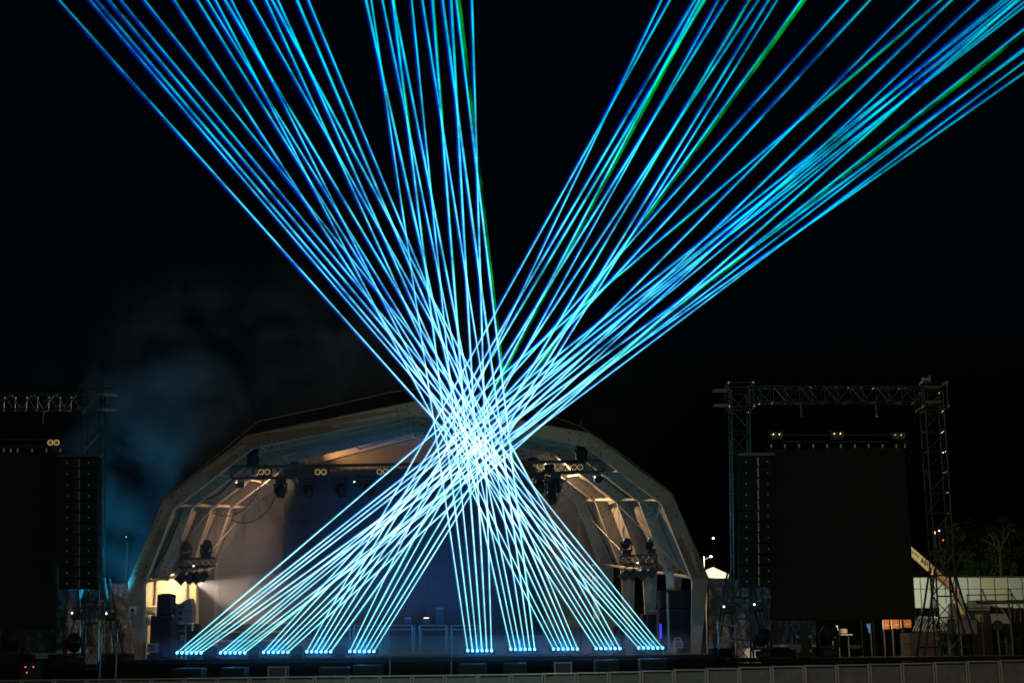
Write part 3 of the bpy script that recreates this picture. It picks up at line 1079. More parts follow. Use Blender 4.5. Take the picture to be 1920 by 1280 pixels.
# wash lamps fixed to the back arch: the lit lamps that colour the roof
def wash_lamp(px, py, Y, tgt, energy, colr, size, label, rad=0.10):
    c = P(px, py, Y)
    t = thing('wash_light', c, label, 'stage light', 'warm lamps fixed to the roof frames')
    ax = (Vector(tgt) - c).normalized()
    MB().lathe([(0.05, -0.22), (0.12, -0.2), (0.15, -0.05), (0.16, 0.08)], c, ax, 14).build('housing', M['black'], t, True)
    MB().lathe([(0.14, 0.0), (0.1, 0.01), (0.02, 0.012)], c + ax * 0.075, ax, 14).build('lens', M['lens'], t, True)
    MB().box(c - Vector((0, 0, -0.2)), (0.05, 0.05, 0.3)).build('bracket', M['darksteel'], t)
    spot('lamp_light', c + ax * 0.12, tgt, energy, colr, size, 0.8, t, rad)


WARM = (1.0, 0.62, 0.26)
AMB = (1.0, 0.74, 0.42)
wash_lamp(552, 866, 51.6, P(700, 826, 53.0), 420, WARM, 70, 'warm lamp at the left upper corner of the back frame')
wash_lamp(1000, 868, 51.6, P(1150, 965, 49.6), 2100, AMB, 95, 'warm lamp lighting the right side of the arch')
wash_lamp(560, 900, 51.9, P(395, 985, 50.2), 620, (1.0, 0.64, 0.36), 110, 'warm lamp lighting the left side of the arch')


# side lighting bars with standing heads and hanging lanterns
def lantern(p, sc, label, group):
    t = thing('lantern', p, label, 'stage light', group)
    p = Vector(p)
    strut('hanger', p, p - Vector((0, 0, 0.16 * sc)), 0.015, M['darksteel'], t)
    c = p - Vector((0, 0, 0.36 * sc))
    rot = Matrix.Rotation(R(42), 3, 'Y')
    MB().box(c, (0.30 * sc, 0.28 * sc, 0.34 * sc), rot, 0.02).build('body', M['black'], t)
    MB().box(c + rot @ Vector((0, 0, -0.19 * sc)), (0.34 * sc, 0.32 * sc, 0.03), rot).build('barn_door', M['darksteel'], t)
    MB().box(p - Vector((0, 0, 0.18 * sc)), (0.3 * sc, 0.04, 0.02)).build('yoke', M['darksteel'], t)


for (xa, xb, yc, Y, xs_, hs, side) in ((337, 402, 1056, 48.5, (342, 359, 370, 384), (348, 386), 'left'), (1163, 1232, 1050, 48.5, (1172, 1187, 1206, 1222), (1175, 1221), 'right')):
    a, b = P(xa, yc, Y), P(xb, yc - 3, Y)
    t = thing('side_lighting_bar', (a + b) / 2, 'short black lighting bar with cables hung at the %s side of the stage' % side, 'truss')
    truss(t, a, b, 0.28, 6, 0.026, 0.014, None, 'fbu', M['darksteel'], True)
    for k in range(3):
        q0, q1 = a.lerp(b, 0.05 + .3 * k), a.lerp(b, 0.3 + .3 * k)
        MB().tube([q0.lerp(q1, i / 8) - Vector((0, 0.16, 0.1 + 0.14 * math.sin(math.pi * i / 8))) for i in range(9)], 0.022, 5).build('cable_loop', M['cable'], t)
    for wx, w in zip((a, b), ('a', 'b')):
        strut('suspension_wire', wx + Vector((0, 0, 0.1)), wx + Vector((0, 0.2, 2.6)), 0.006, M['darksteel'], t)
    nm = ('outer', 'inner') if side == 'left' else ('inner', 'outer')
    for k, hx in enumerate(hs):
        q = a.lerp(b, (hx - xa) / (xb - xa)) + Vector((0, 0, 0.12))
        moving_head(q, 0.85, 1, '%s of two moving heads on top of the %s side bar' % (nm[k], side), 'moving heads on the side bars', 0.5 + 0.4 * k)
    OR4 = ['first', 'second', 'third', 'fourth']
    for k, hx in enumerate(xs_):
        q = a.lerp(b, (hx - xa) / (xb - xa)) - Vector((0, 0, 0.14))
        lantern(q, 0.95 if k != 3 else 0.85, '%s hanging lantern from the left under the %s side bar' % (OR4[k], side), 'lanterns under the side bars')
    led = a.lerp(b, 0.45) - Vector((0, 0.25, 0.12))
    MB().lathe([(0.02, 0), (0.015, 0.01), (0.004, 0.014)], led, (0, -1, 0), 8).build('indicator', M['g_white'], t, True)


# cables festooned below the roof
def fest(pts, r, label, Y=49.0):
    K = [P(x, y, Y) for x, y in pts]
    out = []
    n = len(K)
    for i in range(n - 1):
        p0, p1, p2, p3 = K[max(i - 1, 0)], K[i], K[i + 1], K[min(i + 2, n - 1)]
        for s_ in range(8):
            u = s_ / 8
            out.append(0.5 * ((2 * p1) + (p2 - p0) * u + (2 * p0 - 5 * p1 + 4 * p2 - p3) * u * u + (3 * p1 - p0 - 3 * p2 + p3) * u ** 3))
    out.append(K[-1])
    tag(MB().tube(out, r, 6).build('hanging_cable', M['cable']), label, 'cable', 'cables hanging below the roof')


fest([(441, 893), (428, 908), (408, 927), (380, 935), (352, 925)], 0.028, 'thick cable drooping left from the end of the truss', 48.3)
fest([(352, 925), (330, 985), (312, 1030), (290, 1062), (274, 1078)], 0.022, 'cable running down the inner left side of the arch', 48.0)
fest([(384, 948), (402, 962), (428, 967), (452, 958), (478, 930), (491, 902)], 0.018, 'upper of two cables drooping across the left inner frame', 50.0)
fest([(434, 974), (455, 980), (480, 974), (503, 955), (520, 922)], 0.022, 'lower of two cables drooping across the left inner frame', 50.0)
fest([(1282, 1055), (1272, 1075), (1255, 1083), (1238, 1083)], 0.02, 'cable drooping from the right arch leg to the side bar', 48.0)
fest([(418, 952), (440, 962), (462, 950), (486, 905)], 0.014, 'thin cable beside the two drooping left cables', 50.2)

# ------------------------------------------------------------------ left wing behind the arch leg
def sheet(name, corners, nu, nv, amp, m, label, cat, group=None, seed=0.0, fold=0.0, sc=2.4):
    """hung sheet between four corner points (top-left, top-right, bottom-right, bottom-left) with creases"""
    a, b, c, d = [Vector(q) for q in corners]
    mb = MB()
    for i in range(nu + 1):
        for j in range(nv + 1):
            u, v = i / nu, j / nv
            p = a.lerp(b, u).lerp(d.lerp(c, u), v)
            w = noise.ridged_multi_fractal(Vector((p.x * sc + seed, p.z * sc * 0.8, seed)), 0.8, 2.2, 4, 0.9, 2.0) - 1.0
            w += 0.5 * noise.noise(Vector((p.x * 0.7, p.z * 0.9 + seed, 5)))
            w += fold * math.sin(p.z * 9 + 3 * noise.noise(p * 0.6)) * (0.4 + 0.6 * v)
            top = -0.03 * math.sin(u * math.pi * 5) if j == 0 else 0
            mb.v.append(p + Vector((0, -amp * w, top)))
    for i in range(nu):
        for j in range(nv):
            q = i * (nv + 1) + j
            mb.f.append((q, q + nv + 1, q + nv + 2, q + 1))
    return tag(mb.build(name, m, None, False), label, cat, group)


sheet('tarpaulin', (P(106, 1103, 49), P(246, 1091, 49), P(252, 1224, 49), P(106, 1224, 49)), 90, 90, 0.085, M['tarp'],
      'crinkled grey brown tarpaulin wall left of the arch leg', 'tarpaulin', 'tarpaulin walls beside the arch', 1.0, 0.25)
sheet('tarpaulin', (P(-10, 1176, 49.3), P(124, 1178, 49.3), P(124, 1226, 49.3), P(-10, 1226, 49.3)), 90, 36, 0.07, M['tarp'],
      'low creased tarpaulin under the left hand screen', 'tarpaulin', 'tarpaulin walls beside the arch', 4.0, 0.5)
sheet('tarpaulin', (P(1329, 1082, 49), P(1445, 1092, 49), P(1445, 1215, 49), P(1329, 1215, 49)), 90, 90, 0.11, M['tarp'],
      'crinkled dark gold tarpaulin wall right of the arch leg', 'tarpaulin', 'tarpaulin walls beside the arch', 9.0, 0.1)
sheet('tarpaulin', (P(1440, 1160, 49.3), P(1530, 1160, 49.3), P(1530, 1212, 49.3), P(1440, 1212, 49.3)), 30, 16, 0.06, M['tarp'],
      'low creased tarpaulin under the left edge of the right screen', 'tarpaulin', 'tarpaulin walls beside the arch', 14.0, 0.2)
sheet('cream_sheet', (P(268, 1078, 51.5), P(372, 1070, 51.5), P(372, 1225, 51.5), P(268, 1225, 51.5)), 40, 50, 0.035, M['cream'],
      'brightly lit cream sheeting inside the left wing doorway', 'sheeting', None, 21.0, 0.0, 1.2)
t = thing('doorway_frame', P(330, 1200, 51.2), 'pale posts and rail framing the lit left wing', 'frame')
for x in (298, 347, 361, 368):
    a = P(x, 1075, 51.2)
    MB().box((a.x, 51.2, (DECK + a.z) / 2), (0.09 if x in (347, 361) else 0.05, 0.06, a.z - DECK)).build('post', M['alu'], t)
a, b = P(270, 1086, 51.15), P(372, 1076, 51.15)
strut('rail', a, b, 0.05, M['alu'], t)
strut('rail', P(300, 1076, 51.1), P(342, 1072, 51.1), 0.03, M['galv'], t)
# work lamp that lights the wing
c = P(322, 1068, 50.0)
t = thing('work_light', c, 'work lamp under the roof edge lighting the left wing', 'lamp')
MB().box(c, (0.26, 0.12, 0.18), Matrix.Rotation(R(25), 3, 'X'), 0.02).build('housing', M['black'], t)
MB().box(c + Vector((0, 0.06, -0.07)), (0.22, 0.10, 0.02), Matrix.Rotation(R(-25), 3, 'X')).build('lamp_glass', M['g_warm'], t)
strut('bracket', c, c + Vector((0, 0, 0.4)), 0.02, M['darksteel'], t)
spot('lamp_light', c + Vector((0.0, 0.1, -0.1)), P(322, 1165, 51.5), 430, (1.0, 0.72, 0.36), 125, 0.5, t, 0.1)
spot('cross_light', P(366, 1092, 50.6), P(600, 1165, 50.6), 800, (1.0, 0.78, 0.58), 52, 0.3, t, 0.06)
# things standing in the wing
c, s = boxpx(281, 1153, 321.5, 1222, 46.9, 0.9)
speaker_box('speaker_cabinet', Vector((c.x, c.y, (DECK + c.z + s.z / 2) / 2)), Vector((s.x, 0.9, c.z + s.z / 2 - DECK)), 'lower wide black speaker cabinet at the left stage corner', 'speaker', 'black speaker stack at the left corner')
c2, s2 = boxpx(294, 1114, 320, 1153.2, 47.0, 0.7)
t = speaker_box('speaker_cabinet', c2, s2, 'upper narrow black speaker standing on the left corner cabinet', 'speaker', 'black speaker stack at the left corner')
MB().prism([c2 + Vector((s2.x / 2, -0.3, s2.z / 2 - 0.06)), c2 + Vector((s2.x / 2 + 0.05, -0.3, s2.z / 2)), c2 + Vector((s2.x / 2 - 0.1, -0.3, s2.z / 2 + 0.04)),
            c2 + Vector((-s2.x / 2, -0.3, s2.z / 2 + 0.03))], (0, 0.5, 0)).build('rain_cover', M['skirt'], t)
a0, a1 = P(322, 1197, 48.2), P(349, 1168, 48.2)
flight_case(Vector(((a0.x + a1.x) / 2, 48.6, (DECK + 0.1 + a1.z) / 2)), Vector((a1.x - a0.x, 0.8, a1.z - DECK - 0.1)), 'black flight case with silver edging beside the left corner speakers')
fc = [o for o in scene.objects if o.get('label', '').startswith('black flight case with silver edging beside')][0]
for sx in (-0.3, 0.3):
    for sy in (-0.25, 0.25):
        q = Vector(((a0.x + a1.x) / 2 + sx * (a1.x - a0.x), 48.6 + sy, DECK + 0.05))
        MB().cyl(q - Vector((0.02, 0, 0)), q + Vector((0.02, 0, 0)), 0.05, n=10).build('caster', M['case'], fc)
b0, b1 = P(320, 1168, 48.3), P(361, 1122, 48.3)
t = thing('moulded_cabinet', Vector(((b0.x + b1.x) / 2, 48.6, a1.z)), 'grey cabinet with a curved top standing on the silver edged case', 'cabinet')
pr = []
w, h = b1.x - b0.x, b1.z - a1.z
for u, v in ((0, 0), (0.98, 0), (1.0, 0.45), (0.97, 0.75), (0.88, 1.0), (0.62, 0.9), (0.38, 0.78), (0, 0.80)):
    pr.append(Vector((b0.x + u * w, 48.3, a1.z + 0.02 + v * h)))
MB().prism(pr, (0, 0.6, 0)).build('shell', M['greycase'], t)
MB().box((b0.x + 0.45 * w, 48.285, a1.z + 0.50 * h), (w * 0.95, 0.02, 0.018)).build('lid_seam', M['bolt'], t)
for u, v in ((0.45, 0.18), (0.45, 0.42), (0.40, 0.66), (0.56, 0.68)):
    MB().box((b0.x + u * w, 48.29, a1.z + v * h), (0.13 * w if v > .5 else 0.2 * w, 0.02, 0.085 * h * 1.3)).build('vent', M['bolt'], t)
for xa, ya, xb, yb, Y, lab in ((271, 1135, 295, 1152, 50.2, 'bright white electrical box in the left wing'), (269, 1150, 283, 1172, 50.5, 'small cream cable box low in the left wing')):
    c, s = boxpx(xa, ya, xb, yb, Y, 0.2)
    t = thing('electrical_box', c, lab, 'box')
    MB().box(c, s, None, 0.02).build('enclosure', M['white'], t)
    MB().box(c + Vector((0.02, -0.105, 0)), (s.x * 0.5, 0.012, s.z * 0.55)).build('door', M['cream'], t)
    strut('conduit', c - Vector((s.x * 0.3, 0, s.z / 2)), Vector((c.x - s.x * 0.3, c.y, DECK)), 0.03, M['cream'], t)
c, s = boxpx(276, 1206, 293, 1222, 46.2, 0.3)
flight_case(c, s, 'tiny silver edged case at the foot of the left speakers', None, False)
c, s = boxpx(352, 1165, 376, 1198, 48.8, 0.5)
t = thing('gear_stack', (c.x, c.y, DECK), 'dark stack of gear with blue tint right of the flight case', 'equipment')
MB().box((c.x - 0.05, c.y, (DECK + c.z) / 2), (s.x * 0.8, 0.5, c.z - DECK), None, 0.03).build('lower_box', M['black'], t)
MB().box((c.x + 0.03, c.y, c.z + 0.12), (s.x * 0.5, 0.4, 0.24), None, 0.03).build('upper_box', M['case'], t)
MB().box((c.x - 0.06, c.y - 0.21, c.z + 0.16), (0.07, 0.02, 0.14)).build('label_plate', M['white'], t)

# ------------------------------------------------------------------ right wing
RW = [(1238, 1106, 1296, 1140, 47.6, 'upper dark speaker in the right wing'), (1236, 1141, 1299, 1205, 47.5, 'lower dark speaker in the right wing'),
      (1205, 1150, 1236, 1200, 49.0, 'dark rack beside the right wing speakers')]
for xa, ya, xb, yb, Y, lab in RW:
    c, s = boxpx(xa, ya, xb, yb, Y, 0.9)
    speaker_box('speaker_cabinet', c, s, lab, 'speaker', 'speakers in the right wing')
a = P(1251, 1110, 47.3)
t = thing('support_post', (a.x, 47.3, DECK), 'slim pale post in front of the right wing speakers', 'post')
MB().box((a.x, 47.3, (a.z + DECK) / 2), (0.07, 0.05, a.z - DECK)).build('post', M['alu'], t)
MB().box((a.x, 47.3, DECK + 0.01), (0.2, 0.2, 0.02)).build('base_plate', M['alu'], t)
c, s = boxpx(1249, 1072, 1264, 1103, 47.8, 0.04)
t = thing('notice_board', c, 'pale board fixed high in the right wing', 'board')
MB().box(c, s).build('panel', M['hoard'], t)
for q in (-1, 1):
    MB().box(c + Vector((q * s.x * .4, -0.03, s.z * .4)), (0.04, 0.03, 0.04)).build('fixing', M['bolt'], t)
c, s = boxpx(1237.2, 1169, 1240.6, 1196, 47.0, 0.05)
t = thing('led_strip', (c.x, c.y, DECK), 'blue glowing light strip in the right wing', 'light strip')
MB().box(c + Vector((0, 0.03, 0)), (0.10, 0.04, s.z + 0.06)).build('housing', M['black'], t)
n = 9
for k in range(n):
    MB().box((c.x, c.y - 0.015, c.z - s.z / 2 + (k + 0.5) * s.z / n), (s.x, 0.02, s.z / n * 0.8)).build('led', M['g_blue'], t)
strut('stand', (c.x, c.y + 0.03, c.z - s.z / 2), (c.x, c.y + 0.03, DECK), 0.015, M['black'], t)
c, s = boxpx(1264, 1201, 1280, 1214, 46.2, 0.3)
t = flight_case(c, s, 'small silver framed case with a carry handle near the right arch leg', None, False)
for sx in (-1, 1):
    strut('handle_post', c + Vector((sx * 0.09, 0, s.z / 2)), c + Vector((sx * 0.09, 0, s.z / 2 + 0.09)), 0.013, M['edge'], t)
strut('handle_bar', c + Vector((-0.1, 0, s.z / 2 + 0.09)), c + Vector((0.1, 0, s.z / 2 + 0.09)), 0.016, M['edge'], t)
t = thing('scaffold_frame', P(1365, 1222, 45.9), 'pale tubular handrail frame standing right of the arch', 'frame')
for a, b in (((1346, 1163), (1349, 1216)), ((1378, 1170), (1381, 1228)), ((1346, 1167), (1379, 1174)), ((1349, 1195), (1380, 1203))):
    strut('tube', P(a[0], a[1], 45.9), P(b[0], b[1], 45.6 if b[1] == 1228 else 45.9), 0.032, M['galv'], t)
t = thing('work_rail', P(1232, 1146, 48.4), 'dark horizontal rail with hooks in the right wing', 'rail')
strut('rail', P(1213, 1146, 48.4), P(1252, 1144, 48.4), 0.025, M['galv'], t)
for x in (1214, 1250):
    strut('post', P(x, 1146, 48.4), P(x, 1210, 48.4), 0.02, M['darksteel'], t)

# ------------------------------------------------------------------ screens, line arrays and truss gantries
def line_array(xc_top, xc_bot, ytop, n, step, half, Y, label, strips):
    a = P(xc_top, ytop, Y)
    t = thing('line_array', P(xc_bot, ytop + n * step, Y), label, 'speaker', 'hung line arrays')
    top = MB().box(a + Vector((0, 0.2, 0.06)), (half * 2 * Y / F_PX, 0.5, 0.10)).build('flying_frame', M['darksteel'], t)
    for k in range(n):
        y0, y1 = ytop + k * step, ytop + (k + 1) * step
        xm = xc_top + (xc_bot - xc_top) * (k + 0.5) / n
        c, s = boxpx(xm - half, y0 + 0.5, xm + half, y1 - 0.5, Y, 0.5)
        cb = MB().box(c, s, None, 0.02).build('cabinet', M['grille'], t)
        for sx in strips:
            MB().box((c.x + sx * Y / F_PX, Y - 0.012, c.z), (0.035, 0.02, s.z * 0.88)).build('waveguide_strip', M['galv' if sx > 0 or len(strips) == 1 else 'darksteel'], cb)
        for sx in (-1, 1):
            MB().lathe([(0.022, 0), (0.018, 0.012), (0.004, 0.016)], (c.x + sx * 20.3 * Y / F_PX, Y - 0.0, c.z), (0, -1, 0), 8).build('pin', M['rim'], cb, True)


line_array(146, 146, 857, 12, 20.6, 37, 45.6, 'tall column of black line array speakers beside the left screen', (-2.5, 2.5))
line_array(1419, 1421, 855, 12, 20.4, 34, 45.6, 'tall column of black line array speakers beside the right screen', (2,))


def video_screen(x0, x1, y0, y1, Y, label, brackets, pairs, side):
    c, s = boxpx(x0, y0, x1, y1, Y, 0.16)
    t = thing('video_screen', (c.x, c.y, c.z - s.z / 2), label, 'screen', 'large side screens')
    MB().box(c, s).build('screen_face', M['screen'], t)
    MB().box(c + Vector((0, 0.14, 0)), (s.x - 0.1, 0.1, s.z - 0.1)).build('rear_frame', M['darksteel'], t)
    a, b = P(x0, y0 - 12, Y), P(x1, y0 - 12, Y)
    strut('hanging_bar', a, b, 0.035, M['darksteel'], t)
    strut('hanging_bar', a + Vector((0, 0, 0.22)), b + Vector((0, 0, 0.22)), 0.035, M['darksteel'], t)
    for x in brackets:
        q = P(x, y0 - 4, Y - 0.05)
        MB().lathe([(0.015, -0.07), (0.04, -0.04), (0.032, 0.0), (0.04, 0.03), (0.012, 0.08)], q, (0, 0, 1), 8).build('bracket', M['rim'], t, True)
    for px, py, lab in pairs:
        blinder(px, py, Y - 0.35, lab, 'blinder pairs above the side screens', True, .95, side == 'left')
    return t


video_screen(-40, 111, 848, 1180, 46.3, 'dark switched off screen cut by the left edge of the photo', (7, 20, 33, 60, 87, 113),
             ((100.5, 829.5, 'pair of glowing ring lamps above the left hand screen'),), 'left')
video_screen(1442, 1707, 840, 1162, 46.3, 'black switched off screen hung under the right truss beam', (1446, 1472, 1498, 1525, 1551, 1577, 1603, 1629, 1655, 1681, 1697),
             ((1456, 815.5, 'left pair of ring lamps above the right hand screen'), (1571, 814.5, 'middle pair of ring lamps above the right hand screen'),
              (1685.5, 816.5, 'right pair of ring lamps above the right hand screen')), 'right')


m_dark = M['darksteel']


def tower(xt, yt, xb, yb, Y, w, bays, label, faces='ftbu'):
    a, b = P(xt, yt, Y), P(xb, yb, Y)
    b.z = 0.0
    t = thing('truss_tower', b, label, 'truss tower', 'truss towers holding the screens')
    truss(t, b, a, w, bays, 0.03, 0.016, None, faces)
    # outriggers and base
    MB().box((b.x, b.y, 0.06), (w + 0.5, w + 0.5, 0.12)).build('base_plate', M['darksteel'], t)
    for sx in (-1, 1):
        strut('outrigger', b + Vector((sx * w * 0.5, -w * 0.5, 4.2)), b + Vector((sx * 1.15, -w * 0.9, 0.05)), 0.035, m_dark, t)
        strut('outrigger', b + Vector((sx * w * 0.5, w * 0.5, 4.2)), b + Vector((sx * 1.15, w * 0.9, 0.05)), 0.035, m_dark, t)
        strut('outrigger_foot', b + Vector((sx * w * 0.5, 0, 1.75)), b + Vector((sx * 0.9, 0, 1.75)), 0.03, m_dark, t)
    # sleeve block at the top
    for dz in (0.25, -0.55):
        for sy in (-1, 1):
            strut('sleeve_bar', a + Vector((-w * 0.75, sy * w * 0.68, dz)), a + Vector((w * 0.75, sy * w * 0.68, dz)), 0.028, M['steel'], t)
        for sx in (-1, 1):
            strut('sleeve_bar', a + Vector((sx * w * 0.68, -w * 0.75, dz)), a + Vector((sx * w * 0.68, w * 0.75, dz)), 0.028, M['steel'], t)
    for sx in (-1, 1):
        for sy in (-1, 1):
            strut('sleeve_post', a + Vector((sx * w * 0.68, sy * w * 0.68, -0.6)), a + Vector((sx * w * 0.68, sy * w * 0.68, 0.3)), 0.028, M['steel'], t)
    return t


tower(176, 738, 177, 1220, 46.9, 0.60, 15, 'lattice truss tower beside the left hand screen')
tower(1386, 735, 1390, 1215, 46.9, 0.60, 15, 'lattice truss tower at the inner side of right screen')
tower(1745, 735, 1776, 1215, 46.9, 0.62, 15, 'lattice truss tower at the outer side of right screen')
for a, b, n, lab in ((P(-60, 755, 46.9), P(150, 754, 46.9), 10, 'pale lattice truss beam running off the left edge'),
                     (P(1400, 741, 46.9), P(1735, 741, 46.9), 14, 'long lattice truss beam above the right hand screen')):
    t = thing('truss_beam', (a + b) / 2, lab, 'truss', 'truss beams above the screens')
    truss(t, a, b, 0.52, n, 0.028, 0.016)
    for u in (0.3, 0.72) if n == 14 else (0.68,):
        q = a.lerp(b, u) - Vector((0, 0, 0.26))
        strut('hanging_chain', q, q - Vector((0, 0, 0.45)), 0.028, M['galv'], t)
for xk, yk in ((204, 741), (1357, 733), (1752, 727)):
    q = P(xk, yk, 46.5)
    t = thing('clamp_tubes', q, {204: 'rusty tube ends clamped to the left tower corner', 1357: 'rusty tube ends clamped to the inner right tower corner',
                               1752: 'rusty tube ends clamped to the outer right tower corner'}[xk], 'tubes')
    for dz in (0.05, -0.45):
        for dy in (0, 0.35):
            strut('tube', q + Vector((-0.35, dy, dz)), q + Vector((0.22, dy, dz)), 0.026, M['pink'], t)
# horn loudspeaker on the outer right tower
q = P(1737, 717, 46.7)
t = thing('horn_speaker', q, 'small pale horn loudspeaker on top of the right tower', 'speaker')
strut('post', q - Vector((0, 0, 0.25)), q + Vector((0, 0, 0.05)), 0.02, M['galv'], t)
MB().lathe([(0.04, -0.14), (0.05, -0.02), (0.06, 0.02), (0.13, 0.10), (0.14, 0.12)], q + Vector((0.02, 0, 0.11)), (1, -0.5, 0), 12).build('horn', M['rim'], t, True)
MB().lathe([(0.07, -0.05), (0.09, 0.0), (0.08, 0.05)], q + Vector((-0.09, 0.05, 0.11)), (1, -0.5, 0), 12).build('driver', M['rim'], t, True)
# small lamps on the towers
for x, y, Y, lab in ((140, 1154, 46.4, 'small lamp with white glint on left of the left tower'), (204, 1155, 46.4, 'small lamp with white glint on right of the left tower'),
                     (1362, 1142, 46.4, 'small lamp with white glint left of the inner right tower'), (1419, 1138, 46.4, 'small lamp with white glint right of the inner right tower')):
    lp = led_par(x, y, Y, 1.0, lab, 'small lamps on the tower feet')
    if x in (140, 204):        # blue spots added near these two lamps to colour the smoke left of the arch
        q = P(x + (2 if x == 204 else -8), y - 16, Y - 0.45)
        spot('lamp_light', q, P(x + 62, 810, 50.2), 680, (0.02, 0.52, 1.0), 72, 1.0, lp, 0.05)
for xa, xb, y, lab in ((138, 208, 1139, 'dark crossbar carrying lamps on the left tower'), (1350, 1425, 1130, 'dark crossbar carrying lamps on the inner right tower')):
    t = thing('lamp_crossbar', P((xa + xb) / 2, y, 46.55), lab, 'bar')
    strut('bar', P(xa, y, 46.55), P(xb, y, 46.55), 0.03, M['darksteel'], t)
    for x in (xa + 4, xb - 4):
        strut('drop', P(x, y, 46.55), P(x, y + 9, 46.55), 0.018, M['darksteel'], t)
# big searchlights on the side wings
for x, y, sc, lab in ((20, 1224, 1.55, 'large round searchlight at the far left behind the barrier'), (138, 1222, 1.35, 'large round searchlight in front of the left tarpaulin'),
                      (1431, 1212, 1.25, 'large round searchlight in front of the right tarpaulin'), (1553, 1212, 1.45, 'large round searchlight under the right hand screen')):
    p = P(x, y, 46.3)
    p.z = 1.46
    moving_head(p, sc, 1, lab, 'large searchlights on the side wings', 0.55, name='searchlight')
for xa, ya, xb, yb, Y, lab in ((66, 1224, 87, 1234, 45.3, 'small brown box on the left wing edge'), (1483, 1207, 1502, 1217, 45.3, 'small brown box on the right wing edge'),
                               (1595, 1208, 1615, 1215, 45.3, 'dim brown box under the middle of the right screen')):
    c, s = boxpx(xa, ya, xb, yb, Y, 0.2)
    t = thing('floor_box', (c.x, c.y, c.z - s.z / 2), lab, 'box')
    MB().box(c, s, None, 0.01).build('body', M['wood'], t)
    MB().box(c + Vector((0, -0.105, 0)), (s.x * 0.95, 0.01, 0.015)).build('lid_seam', M['case'], t)
for x, xb, y0, y1, lab in ((191, 190, 1180, 1240, 'pale upright pole in front of the left tower'), (220.5, 220.5, 1181, 1231, 'pale upright pole left of the arch leg')):
    a = P(x, y0, 45.3)
    t = thing('fence_post', (a.x, 45.3, 0.2), lab, 'pole')
    strut('pole', (a.x, 45.3, 0.2), a, 0.024, M['galv'], t)
    MB().lathe([(0.03, 0), (0.03, 0.03), (0.01, 0.05)], a, (0, 0, 1), 8).build('cap', M['galv'], t)
c, s = boxpx(36, 1240, 72, 1268, 44.6, 0.5)
t = thing('dimmer_rack', (c.x, c.y, 0), 'black rack with three small red lights at bottom left', 'rack')
MB().box((c.x, c.y, (c.z + s.z / 2) / 2), (s.x, 0.5, c.z + s.z / 2), None, 0.02).build('cabinet', M['black'], t)
for x, y in ((47.5, 1249.5), (62.3, 1249.5), (50, 1260)):
    MB().lathe([(0.018, 0), (0.012, 0.01), (0.003, 0.014)], P(x, y, 44.595), (0, -1, 0), 8).build('indicator', M['g_red'], t, True)
c, s = boxpx(1493, 1182, 1522, 1214, 46.0, 0.5)
t = thing('amplifier_rack', (c.x, c.y, 1.46), 'black rack with four pale corner knobs under the right screen', 'rack')
zt = c.z + s.z / 2
MB().box((c.x, c.y, (1.46 + zt) / 2), (s.x, 0.5, zt - 1.46)).build('cabinet', M['black'], t)
for sx in (-1, 1):
    strut('edge_tube', (c.x + sx * s.x / 2, c.y - 0.26, 1.46), (c.x + sx * s.x / 2, c.y - 0.26, zt), 0.018, M['galv'], t)
    for v in (0.25, 0.78):
        MB().lathe([(0.045, 0), (0.035, 0.02), (0.008, 0.03)], (c.x + sx * s.x * 0.38, c.y - 0.25, 1.46 + v * (zt - 1.46)), (0, -1, 0), 10).build('corner_knob', M['rim'], t, True)

# ------------------------------------------------------------------ the site behind, right
YH = 118.0
xs = [1712, 1725, 1748, 1771, 1794, 1814, 1838, 1864, 1889, 1916, 1942]
t = thing('hoarding_fence', P(1820, 1200, YH), 'pale panelled hoarding fence below the dark trees', 'fence')
for k, (xa, xb) in enumerate(zip(xs, xs[1:])):
    a, b = P(xa, 1082, YH), P(xb, 1082, YH)
    zt = a.z
    zb = zt - (1138 - 1082) * YH / F_PX
    mm = M['hoard2'] if k in (6, 7) else M['hoard']
    mid = zt - 21 * YH / F_PX
    MB().box(((a.x + b.x) / 2, YH + random.uniform(0, .05), (zt + mid) / 2), (b.x - a.x - 0.09, 0.05, zt - mid - 0.05)).build('panel', mm, t)
    MB().box(((a.x + b.x) / 2, YH + random.uniform(0, .05), (mid + zb) / 2), (b.x - a.x - 0.09, 0.05, mid - zb - 0.05)).build('panel', mm, t)
    MB().box((a.x, YH + 0.12, zt / 2), (0.10, 0.10, zt)).build('post', M['darksteel'], t)
    if k in (1, 5, 7):
        strut('brace', (b.x - 0.05, YH - 0.08, mid), (b.x - 0.55, YH - 1.2, max(0.1, zb - 0.3)), 0.05, M['darksteel'], t)
MB().box(((P(xs[0], 1082, YH).x + P(xs[-1], 1082, YH).x) / 2, YH + 0.02, P(1820, 1081, YH).z), (P(xs[-1], 1082, YH).x - P(xs[0], 1082, YH).x, 0.14, 0.06)).build('capping_rail', M['darksteel'], t)

